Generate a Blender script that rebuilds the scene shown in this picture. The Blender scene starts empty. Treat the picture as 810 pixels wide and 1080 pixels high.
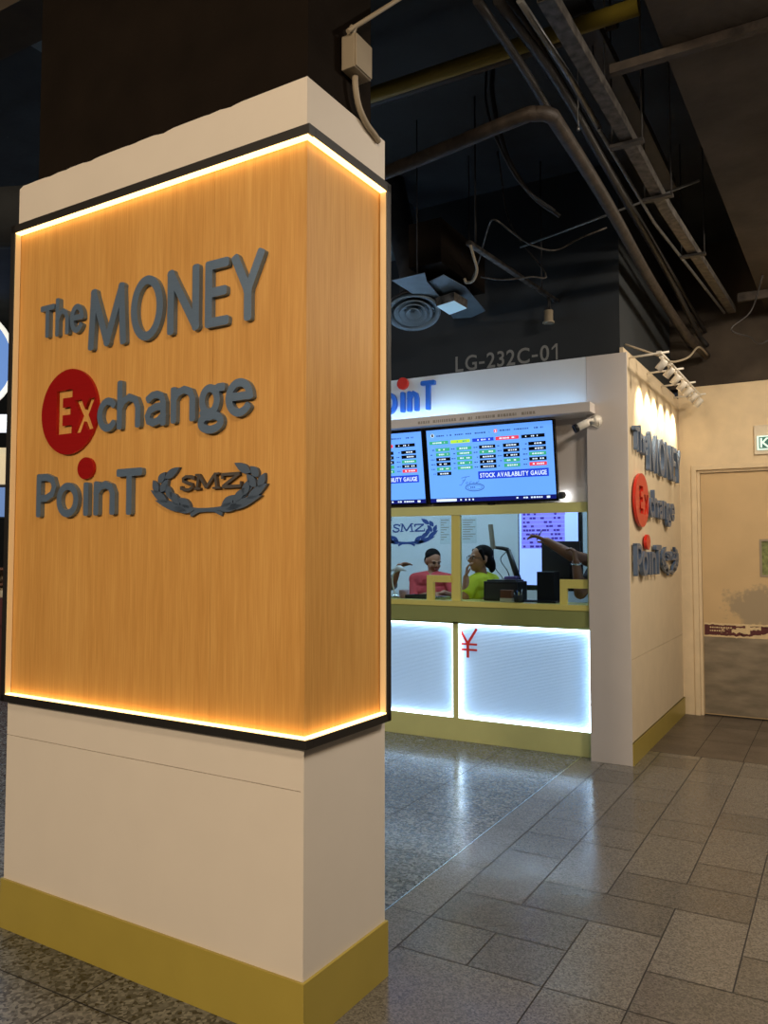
import bpy, bmesh, math, random
import numpy as np
from mathutils import Vector, Matrix, noise
random.seed(7)
SC = bpy.context.scene
COL = SC.collection
PI = math.pi

# ------------------------------------------------------------------ camera
H, F, PITCH, YAW = 1.5, 840.5, 0.0501, 0.5224
_cy, _sy = math.cos(YAW), math.sin(YAW)
_f0 = np.array([-_sy, _cy, 0]); RT = np.array([_cy, _sy, 0]); _u0 = np.array([0, 0, 1.0])
FW = _f0 * math.cos(PITCH) + _u0 * math.sin(PITCH)
UP = -_f0 * math.sin(PITCH) + _u0 * math.cos(PITCH)
EYE = np.array([0, 0, H])
def _on(x, y, ax, c):
    d = FW + RT * (x - 405) / F - UP * (y - 540) / F
    return Vector(EYE + d * (c - EYE[ax]) / d[ax])
def onx(x, y, c): return _on(x, y, 0, c)
def ony(x, y, c): return _on(x, y, 1, c)
def onz(x, y, c): return _on(x, y, 2, c)
cam = bpy.data.cameras.new('camera'); camo = bpy.data.objects.new('camera', cam); COL.objects.link(camo)
cam.sensor_fit = 'VERTICAL'; cam.sensor_height = 36; cam.lens = F / 1080 * 36
cam.clip_start = .05; cam.clip_end = 200
m = Matrix.Identity(4)
for i, v in enumerate((RT, UP, -FW)):
    for j in range(3): m[j][i] = v[j]
m.translation = Vector(EYE); camo.matrix_world = m
SC.camera = camo

# --------------------------------------------------------------- materials
def lin(c):
    return tuple((v / 255 / 12.92 if v / 255 <= .04045 else ((v / 255 + .055) / 1.055) ** 2.4) for v in c)
def mat(name, rgb, rough=.6, metal=0, emit=0, var=.06, scale=6, bump=0, bscale=60, stretch=(1, 1, 1), spec=.5, ecol=None, coat=0):
    """principled material, its base colour slightly varied by noise"""
    mt = bpy.data.materials.new(name); mt.use_nodes = True
    nt = mt.node_tree; b = nt.nodes['Principled BSDF']
    c = lin(rgb)
    b.inputs['Roughness'].default_value = rough; b.inputs['Metallic'].default_value = metal
    b.inputs['Specular IOR Level'].default_value = spec
    if coat: b.inputs['Coat Weight'].default_value = coat; b.inputs['Coat Roughness'].default_value = .08
    tc = nt.nodes.new('ShaderNodeTexCoord'); mp = nt.nodes.new('ShaderNodeMapping')
    mp.inputs['Scale'].default_value = stretch
    nt.links.new(tc.outputs['Object'], mp.inputs['Vector'])
    nz = nt.nodes.new('ShaderNodeTexNoise'); nz.inputs['Scale'].default_value = scale; nz.inputs['Detail'].default_value = 5
    nt.links.new(mp.outputs[0], nz.inputs['Vector'])
    rp = nt.nodes.new('ShaderNodeValToRGB')
    rp.color_ramp.elements[0].position = .3; rp.color_ramp.elements[1].position = .7
    rp.color_ramp.elements[0].color = tuple(v * (1 - var) for v in c) + (1,)
    rp.color_ramp.elements[1].color = tuple(min(1, v * (1 + var)) for v in c) + (1,)
    nt.links.new(nz.outputs['Fac'], rp.inputs['Fac']); nt.links.new(rp.outputs[0], b.inputs['Base Color'])
    if bump:
        n2 = nt.nodes.new('ShaderNodeTexNoise'); n2.inputs['Scale'].default_value = bscale; n2.inputs['Detail'].default_value = 4
        nt.links.new(mp.outputs[0], n2.inputs['Vector'])
        bp = nt.nodes.new('ShaderNodeBump'); bp.inputs['Strength'].default_value = bump; bp.inputs['Distance'].default_value = .01
        nt.links.new(n2.outputs['Fac'], bp.inputs['Height']); nt.links.new(bp.outputs[0], b.inputs['Normal'])
    if emit:
        b.inputs['Emission Color'].default_value = (lin(ecol) if ecol else c) + (1,)
        b.inputs['Emission Strength'].default_value = emit
    return mt
def wood_mat():
    mt = mat('oak_laminate', (196, 140, 72), .45, var=0, spec=.35)
    nt = mt.node_tree; b = nt.nodes['Principled BSDF']
    tc = nt.nodes.new('ShaderNodeTexCoord')
    def nz(sc, scale, det, dist=0):
        mp = nt.nodes.new('ShaderNodeMapping'); mp.inputs['Scale'].default_value = sc
        nt.links.new(tc.outputs['Object'], mp.inputs['Vector'])
        n = nt.nodes.new('ShaderNodeTexNoise'); n.inputs['Scale'].default_value = scale; n.inputs['Detail'].default_value = det
        n.inputs['Distortion'].default_value = dist
        nt.links.new(mp.outputs[0], n.inputs['Vector']); return n
    a = nz((1, 1, .06), 45, 6, .4); g = nz((1, 1, .03), 190, 3); w = nz((1, 1, .25), 5, 3)
    mx = nt.nodes.new('ShaderNodeMath'); mx.operation = 'MULTIPLY_ADD'; mx.inputs[1].default_value = .45
    nt.links.new(g.outputs['Fac'], mx.inputs[0])
    m2 = nt.nodes.new('ShaderNodeMath'); m2.operation = 'MULTIPLY_ADD'; m2.inputs[1].default_value = .4; 
    nt.links.new(a.outputs['Fac'], m2.inputs[0]); 
    m3 = nt.nodes.new('ShaderNodeMath'); m3.operation = 'MULTIPLY'; m3.inputs[1].default_value = .3
    nt.links.new(w.outputs['Fac'], m3.inputs[0]); nt.links.new(m3.outputs[0], m2.inputs[2]); nt.links.new(m2.outputs[0], mx.inputs[2])
    rp = nt.nodes.new('ShaderNodeValToRGB'); e = rp.color_ramp.elements
    e[0].position = .36; e[0].color = lin((190, 138, 68)) + (1,)
    e[1].position = .76; e[1].color = lin((218, 169, 96)) + (1,)
    n = rp.color_ramp.elements.new(.56); n.color = lin((205, 153, 82)) + (1,)
    nt.links.new(mx.outputs[0], rp.inputs['Fac']); nt.links.new(rp.outputs[0], b.inputs['Base Color'])
    return mt
def granite(name, base, dark, light, sc, rough, tone=True):
    """polished granite, speckled; each tile carries its own tone in the face attribute 'tone'"""
    mt = mat(name, base, rough, var=0); nt = mt.node_tree; b = nt.nodes['Principled BSDF']
    tc = nt.nodes.new('ShaderNodeTexCoord')
    vo = nt.nodes.new('ShaderNodeTexVoronoi'); vo.inputs['Scale'].default_value = sc
    nt.links.new(tc.outputs['Object'], vo.inputs['Vector'])
    sp = nt.nodes.new('ShaderNodeSeparateColor'); nt.links.new(vo.outputs['Color'], sp.inputs[0])
    rp = nt.nodes.new('ShaderNodeValToRGB'); e = rp.color_ramp.elements
    e[0].position = 0; e[0].color = lin(dark) + (1,); e[1].position = 1; e[1].color = lin(light) + (1,)
    k = rp.color_ramp.elements.new(.45); k.color = lin(base) + (1,)
    nt.links.new(sp.outputs[0], rp.inputs['Fac'])
    at = nt.nodes.new('ShaderNodeAttribute'); at.attribute_name = 'tone'
    mx = nt.nodes.new('ShaderNodeMix'); mx.data_type = 'RGBA'; mx.blend_type = 'MULTIPLY'; mx.inputs[0].default_value = 1
    nt.links.new(rp.outputs[0], mx.inputs[6]); nt.links.new(at.outputs['Color'], mx.inputs[7])
    nt.links.new(mx.outputs[2], b.inputs['Base Color'])
    nz = nt.nodes.new('ShaderNodeTexNoise'); nz.inputs['Scale'].default_value = 3.5; nz.inputs['Detail'].default_value = 6
    nt.links.new(tc.outputs['Object'], nz.inputs['Vector'])
    mr = nt.nodes.new('ShaderNodeMapRange'); mr.inputs[1].default_value = .3; mr.inputs[2].default_value = .7
    mr.inputs[3].default_value = rough * .8; mr.inputs[4].default_value = rough * 1.25
    nt.links.new(nz.outputs['Fac'], mr.inputs[0]); nt.links.new(mr.outputs[0], b.inputs['Roughness'])
    n2 = nt.nodes.new('ShaderNodeTexNoise'); n2.inputs['Scale'].default_value = 9; n2.inputs['Detail'].default_value = 3
    nt.links.new(tc.outputs['Object'], n2.inputs['Vector'])
    bp = nt.nodes.new('ShaderNodeBump'); bp.inputs['Strength'].default_value = .08; bp.inputs['Distance'].default_value = .01
    nt.links.new(n2.outputs['Fac'], bp.inputs['Height']); nt.links.new(bp.outputs[0], b.inputs['Normal'])
    return mt
def door_paint():
    """tan paint with an irregular rubbed grey area round the middle of the leaf"""
    mt = mat('tan_door_paint', (200, 172, 128), .5, var=.06, scale=3, bump=.05); nt = mt.node_tree; b = nt.nodes['Principled BSDF']
    old = b.inputs['Base Color'].links[0].from_socket
    tc = nt.nodes.new('ShaderNodeTexCoord'); mp = nt.nodes.new('ShaderNodeMapping')
    mp.inputs['Location'].default_value = (-.08, 0, -1.0 * 1.0); mp.inputs['Scale'].default_value = (1, 1, 1)
    nt.links.new(tc.outputs['Object'], mp.inputs['Vector'])
    ln = nt.nodes.new('ShaderNodeVectorMath'); ln.operation = 'LENGTH'
    ms = nt.nodes.new('ShaderNodeMapping'); ms.inputs['Scale'].default_value = (2.6, 0, 4.4); nt.links.new(mp.outputs[0], ms.inputs['Vector']); nt.links.new(ms.outputs[0], ln.inputs[0])
    nz = nt.nodes.new('ShaderNodeTexNoise'); nz.inputs['Scale'].default_value = 11; nz.inputs['Detail'].default_value = 7; nz.inputs['Roughness'].default_value = .65
    nt.links.new(tc.outputs['Object'], nz.inputs['Vector'])
    ad = nt.nodes.new('ShaderNodeMath'); ad.operation = 'MULTIPLY_ADD'; ad.inputs[1].default_value = 1.5
    nt.links.new(nz.outputs['Fac'], ad.inputs[0]); nt.links.new(ln.outputs['Value'], ad.inputs[2])
    mr = nt.nodes.new('ShaderNodeMapRange'); mr.inputs[1].default_value = 1.45; mr.inputs[2].default_value = 1.7; mr.inputs[3].default_value = .85; mr.inputs[4].default_value = 0
    nt.links.new(ad.outputs[0], mr.inputs[0])
    mx = nt.nodes.new('ShaderNodeMix'); mx.data_type = 'RGBA'; mx.inputs[7].default_value = lin((150, 136, 112)) + (1,)
    nt.links.new(mr.outputs[0], mx.inputs[0]); nt.links.new(old, mx.inputs[6]); nt.links.new(mx.outputs[2], b.inputs['Base Color'])
    return mt
def glass_mat():
    mt = bpy.data.materials.new('counter_glass'); mt.use_nodes = True; nt = mt.node_tree
    nt.nodes.remove(nt.nodes['Principled BSDF']); out = nt.nodes['Material Output']
    tr = nt.nodes.new('ShaderNodeBsdfTransparent'); tr.inputs[0].default_value = (.86, .91, .91, 1)
    gl = nt.nodes.new('ShaderNodeBsdfGlossy'); gl.inputs['Roughness'].default_value = .02
    fr = nt.nodes.new('ShaderNodeFresnel'); fr.inputs[0].default_value = 1.45
    mx = nt.nodes.new('ShaderNodeMixShader')
    nt.links.new(fr.outputs[0], mx.inputs[0]); nt.links.new(tr.outputs[0], mx.inputs[1]); nt.links.new(gl.outputs[0], mx.inputs[2])
    nt.links.new(mx.outputs[0], out.inputs[0]); return mt

M = dict(
 white_lam=mat('white_laminate', (222, 214, 203), .5, var=.015, spec=.3),
 white_end=mat('white_panel', (214, 206, 200), .55, var=.015, spec=.3),
 fascia=mat('white_fascia', (222, 226, 228), .5, var=.01, spec=.3),
 cream=mat('cream_paint', (222, 202, 168), .7, var=.05, scale=9, bump=.1, bscale=150),
 cream_side=mat('cream_panel', (222, 205, 176), .6, var=.03, scale=8, spec=.3),
 skirt=mat('olive_gold_laminate', (176, 158, 72), .35, metal=.1, var=.03),
 olive=mat('olive_frame', (220, 220, 148), .45, metal=0, var=.03),
 apron=mat('olive_apron', (146, 154, 94), .5, var=.03),
 gold=mat('gold_olive_frame', (222, 214, 122), .4, metal=.05, var=.03),
 black=mat('black_powder_coat', (26, 24, 23), .5, var=.1),
 shaft=mat('dark_brown_paint', (24, 18, 13), .85, spec=.1, var=.2, scale=5, bump=.15, bscale=40),
 deck=mat('charcoal_ceiling_paint', (34, 38, 42), .85, var=.35, scale=2.5, bump=.3, bscale=14),
 slab=mat('brown_black_soffit', (66, 58, 50), .75, spec=.25, var=.3, scale=3, bump=.25, bscale=18),
 bulk=mat('charcoal_wall_paint', (40, 45, 50), .8, var=.2, scale=2),
 wood=wood_mat(),
 steel=mat('brushed_blue_steel', (116, 140, 170), .3, metal=.5, var=.06, scale=30, stretch=(1, 1, 20)),
 red=mat('red_anodised', (186, 30, 30), .22, metal=.4, var=.06, scale=20, stretch=(.3, 1, 20)),
 red_acr=mat('red_acrylic', (206, 44, 30), .3, var=.03),
 navy=mat('slate_blue_metal', (98, 118, 148), .38, metal=.35, var=.05),
 emblem=mat('dark_blue_metal', (86, 104, 128), .4, metal=.35, var=.06),
 serif=mat('dark_grey_metal', (86, 82, 80), .45, metal=.4, var=.05),
 blue_acr=mat('blue_acrylic', (40, 100, 190), .35, var=.03),
 blue_vinyl=mat('blue_vinyl', (44, 72, 140), .5, var=.03),
 led=mat('warm_led', (255, 214, 140), .5, emit=4.2, ecol=(255, 206, 128), var=0),
 side_glow=mat('warm_side_glow', (214, 190, 150), .5, emit=.24, ecol=(255, 206, 140), var=0),  # emission stands in for light caught by the frame's left inner side
 end_glow=mat('warm_end_glow', (214, 190, 150), .5, emit=.24, ecol=(255, 206, 140), var=0),  # same painted glow for the right-hand inner side
 led_cool=mat('cool_led', (225, 240, 255), .5, emit=9, ecol=(205, 232, 255), var=0),
 led_fas2=mat('cool_led_wash_dim', (225, 240, 255), .5, emit=12, ecol=(150, 205, 255), var=0),
 led_fas=mat('cool_led_wash', (225, 240, 255), .5, emit=30, ecol=(165, 214, 255), var=0),
 lgp=mat('frosted_light_panel', (184, 204, 226), .5, emit=.44, ecol=(136, 176, 214), var=.01),
 metal=mat('galvanised', (120, 122, 124), .45, metal=.8, var=.25, scale=20),
 dmetal=mat('sooty_galvanised', (78, 74, 70), .55, metal=.5, var=.8, scale=22, bump=.1),
 rust=mat('rusty_brown_pipe', (54, 46, 40), .6, metal=.2, var=.5, scale=16, bump=.2),
 dpipe=mat('black_painted_pipe', (44, 42, 42), .5, metal=.2, var=.3, scale=12),
 ypipe=mat('yellow_green_pipe', (128, 116, 44), .45, var=.15),
 greyc=mat('grey_conduit', (150, 138, 118), .5, var=.08),
 duct=mat('blue_grey_sheet_metal', (98, 112, 122), .55, metal=.3, var=.15, scale=8),
 lampw=mat('white_lamp_paint', (232, 226, 214), .45, var=.02),
 lampon=mat('lamp_glass_on', (255, 236, 200), .4, emit=14, ecol=(255, 222, 168), var=0),
 lampdim=mat('diffuser_dim', (190, 215, 230), .4, emit=.35, ecol=(150, 200, 225), var=0),
 numgrey=mat('grey_number_paint', (136, 136, 134), .6, var=.06),
 steelplate=mat('scuffed_kick_plate', (138, 128, 112), .42, metal=.65, var=.28, scale=4, stretch=(1, 1, 3)),
 doorp=door_paint(),
 patch=mat('worn_grey_patch', (146, 130, 106), .6, var=.1, scale=12),
 maroon=mat('maroon_tape', (84, 30, 32), .5, var=.12),
 torn=mat('torn_tape_backing', (214, 192, 150), .7, var=.1, scale=30),
 dark=mat('black_plastic', (26, 27, 31), .4, var=.1),
 dark2=mat('charcoal_plastic', (48, 50, 56), .45, var=.1),
 tvb=mat('black_gloss_bezel', (12, 12, 14), .25, var=.1),
 paper=mat('white_paper', (230, 232, 232), .7, var=.02),
 poster=mat('pale_printed_sheet', (196, 208, 214), .6, var=.12, scale=40, stretch=(1, 1, 4)),
 inwall=mat('office_wall_white', (214, 222, 228), .6, var=.01),
 infloor=mat('office_floor_grey', (120, 122, 124), .5, var=.05),
 skin=mat('brown_skin', (150, 100, 74), .55, var=.05, scale=20),
 skin2=mat('medium_brown_skin', (172, 122, 92), .55, var=.05, scale=20),
 hair=mat('black_hair', (17, 14, 14), .85, spec=.12, var=.3, scale=60, bump=.3, bscale=90),
 redshirt=mat('red_shirt_cloth', (168, 50, 56), .8, var=.08, scale=14),
 yelshirt=mat('yellow_tshirt_cloth', (208, 222, 34), .8, var=.06, scale=14),
 dkshirt=mat('dark_shirt_cloth', (58, 56, 66), .8, var=.1, scale=14),
 grshirt=mat('grey_shirt_cloth', (120, 126, 134), .8, var=.1, scale=14),
 trouser=mat('black_trouser_cloth', (36, 36, 42), .85, var=.1),
 eye=mat('eye_white', (225, 222, 216), .3, var=.01), iris=mat('dark_iris', (30, 22, 18), .2, var=.02),
 lips=mat('lip_skin', (140, 72, 66), .5, var=.03), teeth=mat('teeth_white', (236, 232, 224), .35, var=.01),
 pink=mat('pink_plastic', (186, 150, 156), .5, var=.05), purple=mat('purple_plastic', (120, 104, 190), .5, var=.05),
 boxbrown=mat('brown_carton', (130, 84, 62), .7, var=.1),
 silver=mat('silver_metal', (200, 204, 208), .25, metal=1, var=.05),
 greenex=mat('exit_green', (24, 96, 88), .4, emit=.25, ecol=(16, 104, 92), var=.03),
 exwhite=mat('exit_letter_white', (220, 245, 240), .4, emit=.55, ecol=(200, 240, 235), var=.01),
 acryl=mat('cloudy_acrylic', (196, 184, 160), .3, var=.05),
 groove=mat('dark_joint', (70, 60, 50), .8, var=.1),
 grout=mat('dark_grout', (40, 37, 34), .8, var=.1),
 gran_l=granite('blue_grey_granite', (92, 93, 92), (44, 43, 41), (134, 134, 130), 80, .2),
 gran_r=granite('brown_grey_granite', (99, 95, 89), (78, 75, 70), (118, 113, 105), 170, .19),
 gran_m=granite('dark_corridor_tile', (84, 75, 66), (68, 61, 54), (96, 86, 76), 160, .4),
 glass=glass_mat(), grass=mat('green_landscape_print', (120, 128, 74), .5, var=.4, scale=40),
)
def emi(name, rgb, s=1.0): return mat(name, rgb, .4, emit=s, ecol=rgb, var=0, spec=.2)
S = dict(bg=emi('screen_blue', (100, 162, 250), .95), bl=mat('screen_black', (8, 10, 16), .4, var=0, spec=.2), gr=emi('screen_green', (58, 160, 124)),
 ye=emi('screen_yellow', (170, 214, 60)), rd=emi('screen_red', (216, 64, 84)), bu=emi('screen_navy_blue', (32, 62, 200)), nv=emi('screen_taskbar', (18, 26, 110), .8),
 wh=emi('screen_white', (215, 235, 255), 1), gy=emi('screen_ink', (52, 88, 150), .8), pw=emi('screen_pale', (160, 186, 255), 1.1), pp=emi('screen_lilac', (128, 122, 226), .9), pd=emi('screen_violet', (60, 40, 150), .7))

# ----------------------------------------------------------------- helpers
class MB:
    """collects shapes into one bmesh; mi = material slot of what is added next"""
    def __init__(s): s.bm = bmesh.new(); s.mi = 0
    def _f(s, fs):
        for f in fs: f.material_index = s.mi
    def box(s, x0, x1, y0, y1, z0, z1, bev=0):
        b2 = bmesh.new(); bmesh.ops.create_cube(b2, size=1)
        for v in b2.verts: v.co = Vector(((x0 + x1) / 2 + v.co.x * (x1 - x0), (y0 + y1) / 2 + v.co.y * (y1 - y0), (z0 + z1) / 2 + v.co.z * (z1 - z0)))
        if bev: bmesh.ops.bevel(b2, geom=b2.edges[:], offset=bev, segments=2, affect='EDGES', profile=.6)
        s.merge(b2); return s
    def merge(s, b2, mtx=None):
        mp = {}
        for v in b2.verts: mp[v] = s.bm.verts.new(mtx @ v.co if mtx else v.co)
        for f in b2.faces:
            try:
                n = s.bm.faces.new([mp[v] for v in f.verts]); n.material_index = s.mi; n.smooth = f.smooth
            except ValueError: pass
        b2.free(); return s
    def obox(s, c, ax, ay, az, bev=0):
        """oriented box: centre c, half-vectors ax, ay, az"""
        b2 = bmesh.new(); bmesh.ops.create_cube(b2, size=2)
        if bev:
            sz = [Vector(a).length for a in (ax, ay, az)]
            for v in b2.verts: v.co = Vector((v.co.x * sz[0], v.co.y * sz[1], v.co.z * sz[2]))
            bmesh.ops.bevel(b2, geom=b2.edges[:], offset=bev, segments=2, affect='EDGES')
            ax, ay, az = (Vector(a).normalized() for a in (ax, ay, az))
        for v in b2.verts: v.co = Vector(c) + Vector(ax) * v.co.x + Vector(ay) * v.co.y + Vector(az) * v.co.z
        bmesh.ops.recalc_face_normals(b2, faces=b2.faces[:])
        return s.merge(b2)
    def tube(s, pts, r, n=10, closed=False):
        pts = [Vector(p) for p in pts]; rs = r if isinstance(r, (list, tuple)) else [r] * len(pts)
        rings = []; u = None
        for i, p in enumerate(pts):
            t = (pts[min(i + 1, len(pts) - 1)] - pts[max(i - 1, 0)]).normalized()
            if u is None:
                u = t.cross(Vector((0, 0, 1)));  u = u if u.length > .05 else t.cross(Vector((1, 0, 0)))
            u = (u - t * u.dot(t)).normalized(); w = t.cross(u)
            rings.append([s.bm.verts.new(p + (u * math.cos(a) + w * math.sin(a)) * rs[i]) for a in [2 * PI * k / n for k in range(n)]])
        for a, b in zip(rings, rings[1:]):
            for k in range(n):
                f = s.bm.faces.new((a[k], a[(k + 1) % n], b[(k + 1) % n], b[k])); f.smooth = True; f.material_index = s.mi
        s._f([s.bm.faces.new(rings[0][::-1]), s.bm.faces.new(rings[-1])]); return s
    def lathe(s, prof, c, ax=(0, 0, 1), n=24):
        """profile (r, h) turned about ax through c"""
        az = Vector(ax).normalized(); u = az.cross(Vector((0, 1, 0)));  u = u if u.length > .05 else az.cross(Vector((1, 0, 0)))
        u.normalize(); w = az.cross(u); c = Vector(c); rings = []
        for r, h in prof:
            r = max(r, .0004)
            rings.append([s.bm.verts.new(c + az * h + (u * math.cos(2 * PI * k / n) + w * math.sin(2 * PI * k / n)) * r) for k in range(n)])
        for a, b in zip(rings, rings[1:]):
            for k in range(n):
                f = s.bm.faces.new((a[k], a[(k + 1) % n], b[(k + 1) % n], b[k])); f.smooth = True; f.material_index = s.mi
        s._f([s.bm.faces.new(rings[0][::-1]), s.bm.faces.new(rings[-1])]); return s
    def prism(s, poly, o, ex, ey, depth, bev=0):
        """flat outline poly (s,t) at origin o in axes ex, ey, pushed out by depth along ex x ey... (en)"""
        o, ex, ey = Vector(o), Vector(ex), Vector(ey); en = ex.cross(ey).normalized()
        b2 = bmesh.new()
        f = b2.faces.new([b2.verts.new(o + ex * a + ey * b) for a, b in poly])
        r = bmesh.ops.extrude_face_region(b2, geom=[f])
        bmesh.ops.translate(b2, vec=en * depth, verts=[g for g in r['geom'] if isinstance(g, bmesh.types.BMVert)])
        bmesh.ops.recalc_face_normals(b2, faces=b2.faces[:])
        if bev: bmesh.ops.bevel(b2, geom=[e for e in b2.edges], offset=bev, segments=1, affect='EDGES')
        return s.merge(b2)
    def rect(s, o, ex, ey, a0, a1, b0, b1, off):
        o, ex, ey = Vector(o), Vector(ex), Vector(ey); en = ex.cross(ey).normalized()
        f = s.bm.faces.new([s.bm.verts.new(o + ex * a + ey * b + en * off) for a, b in ((a0, b0), (a1, b0), (a1, b1), (a0, b1))])
        f.material_index = s.mi; return s
    def stroke(s, pts, w, o, ex, ey, depth, closed=False):
        """polyline of constant width w laid in the plane (o, ex, ey) and extruded"""
        P = [Vector((a, b)) for a, b in pts]; n = len(P); L, R_ = [], []
        for i in range(n):
            a = P[(i - 1) % n] if (closed or i) else P[i]; b = P[(i + 1) % n] if (closed or i < n - 1) else P[i]
            t = (b - a).normalized(); nn = Vector((-t.y, t.x))
            L.append(P[i] + nn * w / 2); R_.append(P[i] - nn * w / 2)
        rng = range(n) if closed else range(n - 1)
        o, ex, ey = Vector(o), Vector(ex), Vector(ey); en = ex.cross(ey).normalized()
        def vv(p, d): return s.bm.verts.new(o + ex * p.x + ey * p.y + en * d)
        A = [(vv(L[i], 0), vv(R_[i], 0), vv(L[i], depth), vv(R_[i], depth)) for i in range(n)]
        for i in rng:
            a, b = A[i], A[(i + 1) % n]
            s._f([s.bm.faces.new(q) for q in ((a[2], a[3], b[3], b[2]), (a[0], a[2], b[2], b[0]), (a[3], a[1], b[1], b[3]), (a[1], a[0], b[0], b[1]))])
        if not closed:
            s._f([s.bm.faces.new((A[0][0], A[0][1], A[0][3], A[0][2])), s.bm.faces.new((A[-1][2], A[-1][3], A[-1][1], A[-1][0]))])
        return s
ROOTM = {}
def setp(o, label=None, cat=None, group=None, kind=None):
    if label: o['label'] = label
    if cat: o['category'] = cat
    if group: o['group'] = group
    if kind: o['kind'] = kind
    return o
def thing(name, label, cat, loc=(0, 0, 0), rotz=0, group=None, kind=None):
    o = bpy.data.objects.new(name, None); COL.objects.link(o); o.empty_display_size = .1
    o.location = loc; o.rotation_euler = (0, 0, rotz)
    ROOTM[o.name] = Matrix.Translation(Vector(loc)) @ Matrix.Rotation(rotz, 4, 'Z')
    return setp(o, label, cat, group, kind)
def ob(name, mb, mats, parent=None, local=False, smooth=False, label=None):
    """link the collected shapes as one mesh object; coordinates are world ones unless local"""
    bm = mb.bm if isinstance(mb, MB) else mb
    mats = mats if isinstance(mats, (list, tuple)) else [mats]
    root = parent
    while root is not None and root.parent is not None: root = root.parent
    if root is not None and not local and root.name in ROOTM:
        bm.transform(ROOTM[root.name].inverted())
    if smooth:
        for f in bm.faces: f.smooth = True
    me = bpy.data.meshes.new(name); bm.to_mesh(me); bm.free()
    for k in mats: me.materials.append(M[k] if isinstance(k, str) else k)
    o = bpy.data.objects.new(name, me); COL.objects.link(o)
    if parent is not None: o.parent = parent
    if label: o['label'] = label
    return o
def single(name, mb, mats, label, cat, group=None, kind=None, smooth=False):
    """a thing that is one mesh: its origin is moved to the bottom centre"""
    bm = mb.bm; xs = [v.co for v in bm.verts]
    c = Vector(((min(v.x for v in xs) + max(v.x for v in xs)) / 2, (min(v.y for v in xs) + max(v.y for v in xs)) / 2, min(v.z for v in xs)))
    bmesh.ops.translate(bm, vec=-c, verts=bm.verts[:])
    o = ob(name, mb, mats, None, smooth=smooth); o.location = c
    return setp(o, label, cat, group, kind)
def struct(name, mb, mats, parent=None):
    o = ob(name, mb, mats, parent)
    if parent is None: o['kind'] = 'structure'
    return o
def evalmesh(o):
    bpy.context.view_layer.update()
    dg = bpy.context.evaluated_depsgraph_get()
    return bpy.data.meshes.new_from_object(o.evaluated_get(dg))
_G = {}
def glyph(ch, bold):
    """unit outline of a letter: bmesh data scaled to bbox 0..1 x 0..1, depth 0..1"""
    k = (ch, bold)
    if k not in _G:
        cu = bpy.data.curves.new('glyph', 'FONT'); cu.body = ch; cu.size = 1; cu.offset = bold; cu.extrude = .5; cu.resolution_u = 4
        o = bpy.data.objects.new('glyph', cu); COL.objects.link(o)
        me = evalmesh(o)
        vs = np.array([v.co[:] for v in me.vertices]); lo, hi = vs.min(0), vs.max(0)
        _G[k] = ((vs - lo) / (hi - lo), [tuple(p.vertices) for p in me.polygons], (hi - lo)[0] / (hi - lo)[1])
        bpy.data.objects.remove(o); bpy.data.meshes.remove(me); bpy.data.curves.remove(cu)
    return _G[k]
def put_glyph(mb, ch, a0, a1, b0, b1, o, ex, ey, depth, bold=.035):
    vs, fs, _ = glyph(ch, bold); o, ex, ey = Vector(o), Vector(ex), Vector(ey); en = ex.cross(ey).normalized()
    V = [mb.bm.verts.new(o + ex * (a0 + v[0] * (a1 - a0)) + ey * (b0 + v[1] * (b1 - b0)) + en * (v[2] * depth)) for v in vs]
    for f in fs:
        try: mb.bm.faces.new([V[i] for i in f]).material_index = mb.mi
        except ValueError: pass
    return mb
DESC = {}
def text_line(mb, txt, a0, a1, b0, b1, o, ex, ey, depth, bold=.02, gap=.12):
    """capital letters and digits spread over a0..a1"""
    ws = [.35 if c == ' ' else (.42 if c == '-' else max(.16, glyph(c, bold)[2])) for c in txt]
    tot = sum(ws) + gap * (len(txt) - 1); k = (a1 - a0) / tot; a = a0; out = []
    for c, w in zip(txt, ws):
        if c != ' ':
            if c == '-': put_glyph(mb, c, a, a + w * k, b0 + (b1 - b0) * .32, b0 + (b1 - b0) * .45, o, ex, ey, depth, bold)
            else: put_glyph(mb, c, a, a + w * k, b0, b1, o, ex, ey, depth, bold)
        a += (w + gap) * k
    return mb
X, Y, Zv = Vector((1, 0, 0)), Vector((0, 1, 0)), Vector((0, 0, 1))
def ell(cx, cy, rx, ry, a0=0, a1=360, n=24):
    return [(cx + rx * math.cos(math.radians(a0 + (a1 - a0) * i / n)), cy + ry * math.sin(math.radians(a0 + (a1 - a0) * i / n))) for i in range(n + 1)]
def smoothpts(pts, n=6):
    """Catmull-Rom through 3-D points"""
    P = [Vector(p) for p in pts]; P = [2 * P[0] - P[1]] + P + [2 * P[-1] - P[-2]]; out = []
    for i in range(1, len(P) - 2):
        for k in range(n):
            t = k / n
            out.append(.5 * (2 * P[i] + (P[i + 1] - P[i - 1]) * t + (2 * P[i - 1] - 5 * P[i] + 4 * P[i + 1] - P[i + 2]) * t * t + (3 * P[i] - P[i - 1] - 3 * P[i + 1] + P[i + 2]) * t ** 3))
    return out + [P[-2]]

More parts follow.
